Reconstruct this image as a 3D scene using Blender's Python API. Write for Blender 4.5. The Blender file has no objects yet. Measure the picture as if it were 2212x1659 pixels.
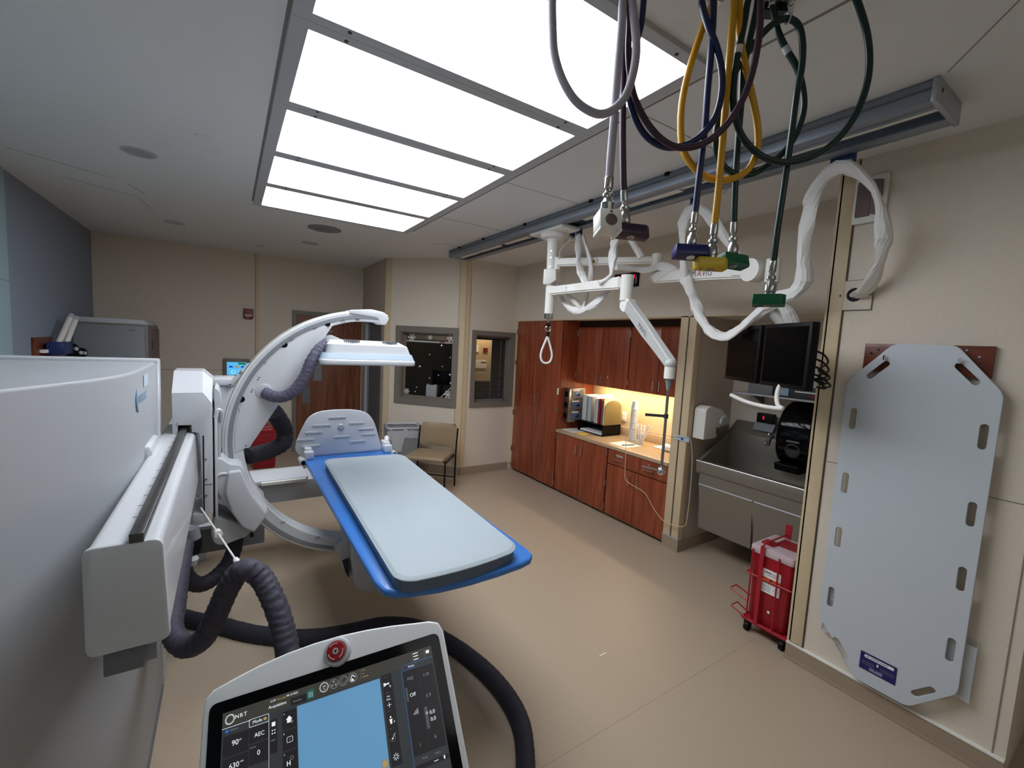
import bpy, bmesh, math, random
from mathutils import Vector, Matrix
random.seed(7)
SC = bpy.context.scene
COL = SC.collection
PI = math.pi
# ---------------------------------------------------------------- camera
cam_d = bpy.data.cameras.new('camera')
cam_d.sensor_width = 36.0
cam_d.lens = 36.0 * 941.307 / 2212.0
cam_d.clip_start = 0.02
cam_d.clip_end = 60
cam = bpy.data.objects.new('camera', cam_d)
COL.objects.link(cam)
yaw, pitch, roll = 0.57926, -0.0908522, 0.0524316
fw = Vector((math.sin(yaw) * math.cos(pitch), math.cos(yaw) * math.cos(pitch), math.sin(pitch)))
rt = Vector((math.cos(yaw), -math.sin(yaw), 0))
up = rt.cross(fw)
rt2 = rt * math.cos(roll) + up * math.sin(roll)
up2 = -rt * math.sin(roll) + up * math.cos(roll)
mw = Matrix((rt2, up2, -fw)).transposed().to_4x4()
mw.translation = Vector((0, 0, 1.9))
cam.matrix_world = mw
SC.camera = cam
# ---------------------------------------------------------------- light and exposure
SC.view_settings.view_transform = 'Standard'
SC.view_settings.look = 'None'
SC.view_settings.exposure = 0.0
SC.view_settings.gamma = 1.0
SC.view_settings.use_curve_mapping = False
PANEL = 8.3          # radiance of the five ceiling panels
world = bpy.data.worlds.new('world')
SC.world = world
world.use_nodes = True
world.node_tree.nodes['Background'].inputs[0].default_value = (0.75, 0.8, 0.9, 1)
world.node_tree.nodes['Background'].inputs[1].default_value = 0.05

def lamp(name, loc, sx, sy, power, col, rot=(0, 0, 0)):
    d = bpy.data.lights.new(name, 'AREA')
    d.shape = 'RECTANGLE'; d.size = sx; d.size_y = sy; d.energy = power; d.color = col
    o = bpy.data.objects.new(name, d); o.location = loc; o.rotation_euler = rot
    COL.objects.link(o); return o
lamp('under_cabinet_lamp', (4.06, 3.5, 1.425), 0.06, 1.3, 9.0, (1.0, 0.78, 0.5))
lamp('control_room_lamp', (4.3, 6.9, 2.95), 0.5, 0.5, 1.2, (1.0, 0.8, 0.58))
lamp('added_fill_lamp', (0.6, -1.1, 3.0), 2.2, 0.9, 9.0, (0.95, 0.97, 1.0))  # added fill light behind the camera, out of view and without a fixture

# ---------------------------------------------------------------- materials
def s2l(h):
    h = h.lstrip('#'); r = [int(h[i:i+2], 16) / 255 for i in (0, 2, 4)]
    return tuple((c / 12.92 if c <= 0.04045 else ((c + 0.055) / 1.055) ** 2.4) for c in r)
MATS = {}
def mat(name, col, rough=0.5, metal=0.0, var=0.04, scale=20.0, bump=0.0, bscale=200.0, emit=0.0, coat=0.0, alpha=1.0, trans=0.0, stretch=None, ior=1.45):
    m = bpy.data.materials.new(name); m.use_nodes = True
    nt = m.node_tree; N = nt.nodes; L = nt.links
    b = N['Principled BSDF']
    c = s2l(col)
    tc = N.new('ShaderNodeTexCoord'); mp = N.new('ShaderNodeMapping')
    L.new(tc.outputs['Object'], mp.inputs['Vector'])
    if stretch: mp.inputs['Scale'].default_value = stretch
    nz = N.new('ShaderNodeTexNoise'); nz.inputs['Scale'].default_value = scale; nz.inputs['Detail'].default_value = 4
    L.new(mp.outputs[0], nz.inputs['Vector'])
    mx = N.new('ShaderNodeMix'); mx.data_type = 'RGBA'
    mx.inputs[6].default_value = tuple(max(0, x * (1 - var * 2)) for x in c) + (1,)
    mx.inputs[7].default_value = tuple(min(1, x * (1 + var * 2)) for x in c) + (1,)
    L.new(nz.outputs[0], mx.inputs[0]); L.new(mx.outputs[2], b.inputs['Base Color'])
    b.inputs['Roughness'].default_value = rough
    b.inputs['Metallic'].default_value = metal
    b.inputs['Coat Weight'].default_value = coat
    b.inputs['IOR'].default_value = ior
    if trans: b.inputs['Transmission Weight'].default_value = trans
    if alpha < 1: b.inputs['Alpha'].default_value = alpha
    if emit:
        b.inputs['Emission Strength'].default_value = emit
        b.inputs['Emission Color'].default_value = c + (1,)
    if bump:
        nb = N.new('ShaderNodeTexNoise'); nb.inputs['Scale'].default_value = bscale; nb.inputs['Detail'].default_value = 3
        L.new(mp.outputs[0], nb.inputs['Vector'])
        bp = N.new('ShaderNodeBump'); bp.inputs['Strength'].default_value = bump; bp.inputs['Distance'].default_value = 0.004
        L.new(nb.outputs[0], bp.inputs['Height']); L.new(bp.outputs[0], b.inputs['Normal'])
    MATS[name] = m
    return m
def wood(name, c1, c2, rough, stretch):
    m = mat(name, c1, rough, coat=0.15)
    nt = m.node_tree; N = nt.nodes; L = nt.links; b = N['Principled BSDF']
    tc = N.new('ShaderNodeTexCoord'); mp = N.new('ShaderNodeMapping'); mp.inputs['Scale'].default_value = stretch
    L.new(tc.outputs['Object'], mp.inputs[0])
    nz = N.new('ShaderNodeTexNoise'); nz.inputs['Scale'].default_value = 3.0; nz.inputs['Detail'].default_value = 8; nz.inputs['Distortion'].default_value = 0.6
    L.new(mp.outputs[0], nz.inputs['Vector'])
    rp = N.new('ShaderNodeValToRGB'); rp.color_ramp.elements[0].position = 0.32; rp.color_ramp.elements[1].position = 0.7
    rp.color_ramp.elements[0].color = s2l(c1) + (1,); rp.color_ramp.elements[1].color = s2l(c2) + (1,)
    L.new(nz.outputs[0], rp.inputs[0]); L.new(rp.outputs[0], b.inputs['Base Color'])
    return m
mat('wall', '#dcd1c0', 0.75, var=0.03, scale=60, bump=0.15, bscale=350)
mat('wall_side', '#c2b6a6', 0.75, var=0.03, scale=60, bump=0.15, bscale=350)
mat('wall_slate', '#8b97a6', 0.75, var=0.04, scale=60, bump=0.15, bscale=350)
mat('wall_teal', '#9ab6bc', 0.75, var=0.03, scale=60)
mat('ceiling', '#e3e4e4', 0.85, var=0.02, scale=90, bump=0.1, bscale=300)
mat('floor', '#b09f89', 0.42, var=0.07, scale=140, bump=0.05, bscale=500)
mat('cove', '#a08f7a', 0.5, var=0.04, scale=90)
mat('trim', '#d3bf9d', 0.5, var=0.03, scale=40)
mat('trim_dark', '#54493c', 0.6)
mat('seam', '#8a847c', 0.7)
mat('frame_gray', '#7b746b', 0.45, var=0.03)
wood('cherry', '#7a3720', '#a45335', 0.38, (6, 6, 0.5))
wood('doorwood', '#693a26', '#8e5940', 0.4, (6, 6, 0.5))
wood('boardwood', '#5a2816', '#7a3a22', 0.45, (6, 0.8, 6))
mat('cabinet_edge', '#2a120a', 0.6)
mat('white', '#cccfd2', 0.28, var=0.01, coat=0.35)
mat('white_matte', '#c2c6ca', 0.5, var=0.01, bump=0.03, bscale=600)
mat('white_cream', '#e8e6de', 0.35, var=0.01)
mat('light_gray', '#b9bdc1', 0.4, var=0.02)
mat('silver', '#aab0b8', 0.35, 0.55, var=0.02)
mat('pale_blue', '#b9cbd8', 0.3, var=0.01)
mat('gray', '#84888d', 0.45, var=0.03)
mat('mid_gray', '#6a6d72', 0.45, var=0.03)
mat('dark_gray', '#35373b', 0.5)
mat('black', '#08080a', 0.5, var=0.0, ior=1.3)
mat('black_gloss', '#050507', 0.08, var=0.0, ior=1.3)
mat('screen_off', '#020203', 0.2, var=0.0, ior=1.2)
mat('console_white', '#e9ebec', 0.4, var=0.01)
mat('cabinet_white', '#a0a4a7', 0.5, var=0.01, bump=0.03, bscale=600)
mat('steel', '#a3a19c', 0.28, 1.0, var=0.04, scale=3, stretch=(1, 1, 40))
mat('steel_brushed', '#8f8a80', 0.45, 0.6, var=0.05, scale=3, stretch=(1, 40, 40))
mat('chrome', '#dadada', 0.1, 1.0, var=0.0)
mat('aluminum', '#8f97a3', 0.4, 0.6, var=0.03)
mat('aluminum_light', '#b6bbc0', 0.42, 0.35, var=0.03)
mat('rail_steel', '#5c5b59', 0.32, 0.8, var=0.05)
mat('table_blue', '#3a78c6', 0.3, var=0.02, coat=0.3)
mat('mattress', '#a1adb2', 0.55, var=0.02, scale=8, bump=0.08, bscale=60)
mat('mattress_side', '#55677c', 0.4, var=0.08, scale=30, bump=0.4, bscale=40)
mat('sleeve', '#3c3a47', 0.65, var=0.12, scale=25, bump=0.6, bscale=45)
mat('sleeve_dark', '#26242e', 0.7, var=0.12, scale=25, bump=0.6, bscale=45)
mat('sleeve_purple', '#565466', 0.6, var=0.12, scale=25, bump=0.6, bscale=45)
mat('cloth', '#e6e4e0', 0.6, var=0.02, scale=14, bump=0.3, bscale=30)
mat('arm_shaded', '#b3b4b1', 0.4, var=0.02)  # white arm's shadow tone put into its base colour
mat('fitting', '#a9a8a4', 0.22, 0.9, var=0.0)
mat('hose_white', '#a59fa8', 0.45, var=0.05, scale=80)
mat('hose_purple', '#3a2030', 0.35, var=0.08, scale=40)
mat('hose_blue', '#101e48', 0.32, var=0.05)
mat('hose_yellow', '#d39c1f', 0.35, var=0.05)
mat('hose_green', '#062823', 0.32, var=0.05)
mat('block_purple', '#2e0d33', 0.35)
mat('block_blue', '#0e1a58', 0.3)
mat('block_yellow', '#d2b324', 0.35)
mat('block_green', '#0f5f3c', 0.35)
mat('hook_blue', '#26386a', 0.4)
mat('red', '#9c1521', 0.35, var=0.03)
mat('red_dark', '#8e1422', 0.4, var=0.04)
mat('red_wire', '#a81c2c', 0.35)
mat('clear_lid', '#e7d6d9', 0.25, var=0.0, alpha=0.7)
mat('clear', '#eef2f3', 0.1, var=0.0, alpha=0.28)
mat('liner', '#d9dcde', 0.3, var=0.03, alpha=0.5, bump=0.5, bscale=25)
mat('tubing', '#d9c39f', 0.3, var=0.0)
mat('vinyl_tan', '#937f63', 0.42, var=0.04, scale=14, bump=0.05, bscale=40)
mat('bin_gray', '#7e7f80', 0.5)
mat('paper', '#efefec', 0.8, var=0.01)
mat('paper_yellow', '#e6c860', 0.8)
mat('paper_cream', '#e4d9b4', 0.8)
mat('counter', '#b9a182', 0.3, var=0.06, scale=160)
mat('splash', '#cdbb98', 0.6, var=0.02)
mat('glass', '#0c0f12', 0.03, var=0.0, alpha=0.12)
mat('glass_dark', '#14171c', 0.05, var=0.0, alpha=0.45)
mat('amber', '#c99a3a', 0.5)
mat('smoke', '#8d7f56', 0.25, var=0.0, alpha=0.75)
mat('label_navy', '#1d1f63', 0.4)
mat('orange', '#e0531c', 0.5)
mat('ink', '#1a1a1c', 0.6)
mat('ink_gray', '#6c6f74', 0.6)
mat('ink_red', '#b5302c', 0.6)
mat('logo_blue', '#6f9fc0', 0.5)
mat('logo_pale', '#9bb4c6', 0.5)
mat('brown_plastic', '#6d5a58', 0.5)
mat('alarm_red', '#7c1620', 0.4)
mat('board_gray', '#c6cdd3', 0.5, var=0.03, scale=300)
mat('panel_diffuser', '#f2f6ff', 0.6, var=0.0, emit=PANEL)
mat('strip_warm', '#ffdca6', 0.6, var=0.0, emit=6.0)
mat('led_red', '#ff1a3c', 0.5, var=0.0, emit=2.0)
mat('scr_blue', '#5f8fb4', 0.3, var=0.0, emit=0.75)
mat('scr_bg', '#3b3f42', 0.3, var=0.02, emit=0.45)
mat('scr_bar', '#45433d', 0.3, var=0.02, emit=0.45)
mat('scr_card', '#2b282b', 0.3, var=0.02, emit=0.4)
mat('scr_card_lit', '#55585c', 0.3, var=0.0, emit=0.5)
mat('scr_white', '#dfe6ea', 0.3, var=0.0, emit=0.8)
mat('scr_gray', '#8c9294', 0.3, var=0.0, emit=0.5)
mat('scr_yellow', '#b39a55', 0.3, var=0.0, emit=0.6)
mat('scr_line', '#2c68b8', 0.3, var=0.0, emit=0.7)
mat('scr_green', '#2e6e66', 0.3, var=0.0, emit=0.4)
mat('wallscreen', '#57b8ea', 0.3, var=0.0, emit=0.8)
mat('wallscreen_green', '#1f7a50', 0.3, var=0.0, emit=0.6)
mat('wallscreen_blue', '#2447b8', 0.3, var=0.0, emit=0.6)

# ---------------------------------------------------------------- mesh builder
def V(*a): return Vector(a)
def catmull(pts, sub=6, closed=False):
    P = [Vector(p) for p in pts]
    if len(P) < 3: return P
    out = []
    n = len(P)
    for i in range(n - 1):
        p0 = P[max(i - 1, 0)]; p1 = P[i]; p2 = P[i + 1]; p3 = P[min(i + 2, n - 1)]
        for k in range(sub):
            t = k / sub
            out.append(0.5 * ((2 * p1) + (-p0 + p2) * t + (2 * p0 - 5 * p1 + 4 * p2 - p3) * t * t + (-p0 + 3 * p1 - 3 * p2 + p3) * t ** 3))
    out.append(P[-1])
    return out
def roundpoly(pts, r, n=6):
    out = []
    N = len(pts)
    for i in range(N):
        p = Vector(pts[i]); a = Vector(pts[i - 1]); b = Vector(pts[(i + 1) % N])
        rr = r[i] if isinstance(r, (list, tuple)) else r
        d1 = (a - p); d2 = (b - p)
        if rr <= 0: out.append(tuple(p)); continue
        rr = min(rr, d1.length * 0.49, d2.length * 0.49)
        s = p + d1.normalized() * rr; e = p + d2.normalized() * rr
        for k in range(n + 1):
            t = k / n
            q = s * (1 - t) ** 2 + p * 2 * t * (1 - t) + e * t * t
            out.append(tuple(q))
    return out
class MB:
    def __init__(s, T=None):
        s.v = []; s.f = []; s.m = []; s.mats = []; s.T = T or Matrix()
    def mi(s, m):
        if m not in s.mats: s.mats.append(m)
        return s.mats.index(m)
    def add(s, verts, faces, m, T=None):
        o = len(s.v); M = s.T @ T if T is not None else s.T
        flip = M.to_3x3().determinant() < 0
        s.v += [M @ Vector(v) for v in verts]
        k = s.mi(m)
        for f in faces:
            f = [i + o for i in f]
            s.f.append(f[::-1] if flip else f); s.m.append(k)
    def addbm(s, bm, m, T=None):
        bm.verts.ensure_lookup_table()
        for i, v in enumerate(bm.verts): v.index = i
        s.add([v.co.copy() for v in bm.verts], [[v.index for v in f.verts] for f in bm.faces], m, T)
        bm.free()
    def box(s, x0, x1, y0, y1, z0, z1, m, bev=0, seg=2, T=None):
        bm = bmesh.new()
        bmesh.ops.create_cube(bm, size=1)
        for v in bm.verts:
            v.co = Vector((x0 + (v.co.x + .5) * (x1 - x0), y0 + (v.co.y + .5) * (y1 - y0), z0 + (v.co.z + .5) * (z1 - z0)))
        if bev: bmesh.ops.bevel(bm, geom=list(bm.edges), offset=min(bev, abs(x1-x0)*.49, abs(y1-y0)*.49, abs(z1-z0)*.49), segments=seg, profile=0.5, affect='EDGES')
        s.addbm(bm, m, T); return s
    def prism(s, pts, a0, a1, axis, m, bev=0, seg=2, T=None, top=None):
        # pts 2D; axis 'x': (y,z) 'y': (x,z) 'z': (x,y)
        def mk(p, a):
            return {'x': (a, p[0], p[1]), 'y': (p[0], a, p[1]), 'z': (p[0], p[1], a)}[axis]
        top = top or pts
        bm = bmesh.new()
        A = [bm.verts.new(mk(p, a0)) for p in pts]; B = [bm.verts.new(mk(p, a1)) for p in top]
        n = len(pts)
        bm.faces.new(A); bm.faces.new(B[::-1])
        for i in range(n): bm.faces.new((A[i], B[i], B[(i + 1) % n], A[(i + 1) % n]))
        bmesh.ops.recalc_face_normals(bm, faces=list(bm.faces))
        if bev:
            bmesh.ops.bevel(bm, geom=[e for e in bm.edges if e.calc_face_angle(0) > 0.5], offset=bev, segments=seg, profile=0.5, affect='EDGES', clamp_overlap=True)
        s.addbm(bm, m, T); return s
    def cyl(s, p, q, r, m, r2=None, n=20, T=None, cap=True):
        p = Vector(p); q = Vector(q); d = (q - p).normalized()
        a = d.orthogonal().normalized(); b = d.cross(a)
        r2 = r if r2 is None else r2
        vs = []
        for c, rr in ((p, r), (q, r2)):
            for i in range(n):
                t = 2 * PI * i / n; vs.append(c + (a * math.cos(t) + b * math.sin(t)) * rr)
        fs = [(i, (i + 1) % n, n + (i + 1) % n, n + i) for i in range(n)]
        if cap: fs += [tuple(range(n))[::-1], tuple(range(n, 2 * n))]
        s.add(vs, fs, m, T); return s
    def lathe(s, base, axis, prof, m, n=24, T=None):
        base = Vector(base); d = Vector(axis).normalized(); a = d.orthogonal().normalized(); b = d.cross(a)
        vs = []; fs = []
        for (r, h) in prof:
            for i in range(n):
                t = 2 * PI * i / n; vs.append(base + d * h + (a * math.cos(t) + b * math.sin(t)) * r)
        for k in range(len(prof) - 1):
            for i in range(n):
                j = (i + 1) % n; fs.append((k * n + i, k * n + j, (k + 1) * n + j, (k + 1) * n + i))
        fs.append(tuple(range(n))[::-1]); fs.append(tuple(range((len(prof) - 1) * n, len(prof) * n)))
        s.add(vs, fs, m, T); return s
    def tube(s, pts, r, m, n=10, sub=6, smooth=True, wr=0, flat=1.0, T=None, seed=1, fold=0):
        P = catmull(pts, sub) if smooth else [Vector(p) for p in pts]
        rnd = random.Random(seed)
        L = [0]
        for i in range(1, len(P)): L.append(L[-1] + (P[i] - P[i - 1]).length)
        d = (P[1] - P[0]).normalized(); a = d.orthogonal().normalized()
        vs = []; fs = []
        off = [rnd.uniform(-1, 1) for _ in range(n)]
        for i, p in enumerate(P):
            if i == 0: t = (P[1] - P[0])
            elif i == len(P) - 1: t = P[-1] - P[-2]
            else: t = P[i + 1] - P[i - 1]
            t.normalize()
            a = (a - t * a.dot(t)).normalized(); b = t.cross(a)
            rr = r(L[i] / L[-1]) if callable(r) else r
            for k in range(n):
                th = 2 * PI * k / n
                q = rr
                if wr: q *= 1 + wr * math.sin(L[i] * 210 + 1.3 * math.sin(th * 2 + i * .13) + 2.0 * off[k] + 1.5 * math.sin(L[i] * 37)) + wr * .5 * rnd.uniform(-1, 1)
                if fold: q *= 1 + fold * rnd.uniform(-1, 1)
                vs.append(p + a * math.cos(th) * q + b * math.sin(th) * q * flat)
        for i in range(len(P) - 1):
            for k in range(n):
                j = (k + 1) % n; fs.append((i * n + k, i * n + j, (i + 1) * n + j, (i + 1) * n + k))
        fs.append(tuple(range(n))[::-1]); fs.append(tuple(range((len(P) - 1) * n, len(P) * n)))
        s.add(vs, fs, m, T); return s
    def ring(s, c, axis, R, r, m, n=24, k=8, T=None, a0=0, a1=2 * PI):
        c = Vector(c); d = Vector(axis).normalized(); a = d.orthogonal().normalized(); b = d.cross(a)
        pts = [c + (a * math.cos(a0 + (a1 - a0) * i / n) + b * math.sin(a0 + (a1 - a0) * i / n)) * R for i in range(n + 1)]
        s.tube(pts, r, m, n=k, smooth=False, T=T); return s
    def sphere(s, c, r, m, sc=(1, 1, 1), T=None, seg=16):
        bm = bmesh.new(); bmesh.ops.create_uvsphere(bm, u_segments=seg, v_segments=seg // 2 + 2, radius=r)
        for v in bm.verts: v.co = Vector((v.co.x * sc[0] + c[0], v.co.y * sc[1] + c[1], v.co.z * sc[2] + c[2]))
        s.addbm(bm, m, T); return s
    def curve2d(s, loops, th, F, m, bev=0):
        cu = bpy.data.curves.new('tmp', 'CURVE'); cu.dimensions = '2D'; cu.fill_mode = 'BOTH'; cu.extrude = th / 2 - bev; cu.bevel_depth = bev; cu.bevel_resolution = 1
        for lp in loops:
            sp = cu.splines.new('POLY'); sp.points.add(len(lp) - 1)
            for i, p in enumerate(lp): sp.points[i].co = (p[0], p[1], 0, 1)
            sp.use_cyclic_u = True
        o = bpy.data.objects.new('tmp', cu); me = bpy.data.meshes.new_from_object(o)
        s.add([v.co.copy() for v in me.vertices], [list(p.vertices) for p in me.polygons], m, F)
        bpy.data.objects.remove(o); bpy.data.curves.remove(cu); bpy.data.meshes.remove(me); return s
    def text(s, txt, size, F, m, align='LEFT', shear=0, spacing=1.0, ex=0.0003):
        cu = bpy.data.curves.new('tmp', 'FONT'); cu.body = txt; cu.size = size; cu.extrude = ex; cu.align_x = align; cu.shear = shear; cu.space_character = spacing; cu.resolution_u = 3
        o = bpy.data.objects.new('tmp', cu); me = bpy.data.meshes.new_from_object(o)
        s.add([v.co.copy() for v in me.vertices], [list(p.vertices) for p in me.polygons], m, F)
        bpy.data.objects.remove(o); bpy.data.curves.remove(cu); bpy.data.meshes.remove(me); return s
    def build(s, name, parent=None, ang=35, **kw):
        me = bpy.data.meshes.new(name)
        org = Vector((0, 0, 0))
        if parent is not None: org = Vector(parent.get('_org', (0, 0, 0)))
        else:
            if s.v:
                xs = [v.x for v in s.v]; ys = [v.y for v in s.v]; zs = [v.z for v in s.v]
                org = Vector(((min(xs) + max(xs)) / 2, (min(ys) + max(ys)) / 2, min(zs)))
        me.from_pydata([tuple(v - org) for v in s.v], [], s.f)
        for m in s.mats: me.materials.append(MATS[m])
        me.polygons.foreach_set('material_index', s.m)
        me.polygons.foreach_set('use_smooth', [True] * len(me.polygons))
        me.update()
        try: me.set_sharp_from_angle(angle=math.radians(ang))
        except Exception: pass
        o = bpy.data.objects.new(name, me); COL.objects.link(o)
        if parent is not None: o.parent = parent
        else: o.location = org
        o['_org'] = tuple(org)
        ORG.append(o)
        for k, v in kw.items(): o[k] = v
        return o
ORG = []
def thing(name, loc, label, cat, group=None):
    o = bpy.data.objects.new(name, None); COL.objects.link(o); o.empty_display_size = 0.05
    o.location = loc; o['_org'] = tuple(loc); ORG.append(o)
    o['label'] = label; o['category'] = cat
    if group: o['group'] = group
    return o
def frame(o, x, y, z=None):
    "matrix with columns x, y, normal and origin o"
    x = Vector(x).normalized(); y = Vector(y); y = (y - x * y.dot(x)).normalized(); n = x.cross(y)
    M = Matrix((x, y, n)).transposed().to_4x4(); M.translation = Vector(o); return M
def rect(x0, x1, y0, y1): return [(x0, y0), (x1, y0), (x1, y1), (x0, y1)]
def slot(cx, cy, l, w, ang=0, n=6):
    # stadium outline
    pts = []
    for k in range(n + 1):
        t = -PI / 2 + PI * k / n; pts.append((l / 2 - w / 2 + math.cos(t) * w / 2, math.sin(t) * w / 2))
    for k in range(n + 1):
        t = PI / 2 + PI * k / n; pts.append((-l / 2 + w / 2 + math.cos(t) * w / 2, math.sin(t) * w / 2))
    c, s_ = math.cos(ang), math.sin(ang)
    return [(cx + x * c - y * s_, cy + x * s_ + y * c) for x, y in pts]
STR = dict(kind='structure')
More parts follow.
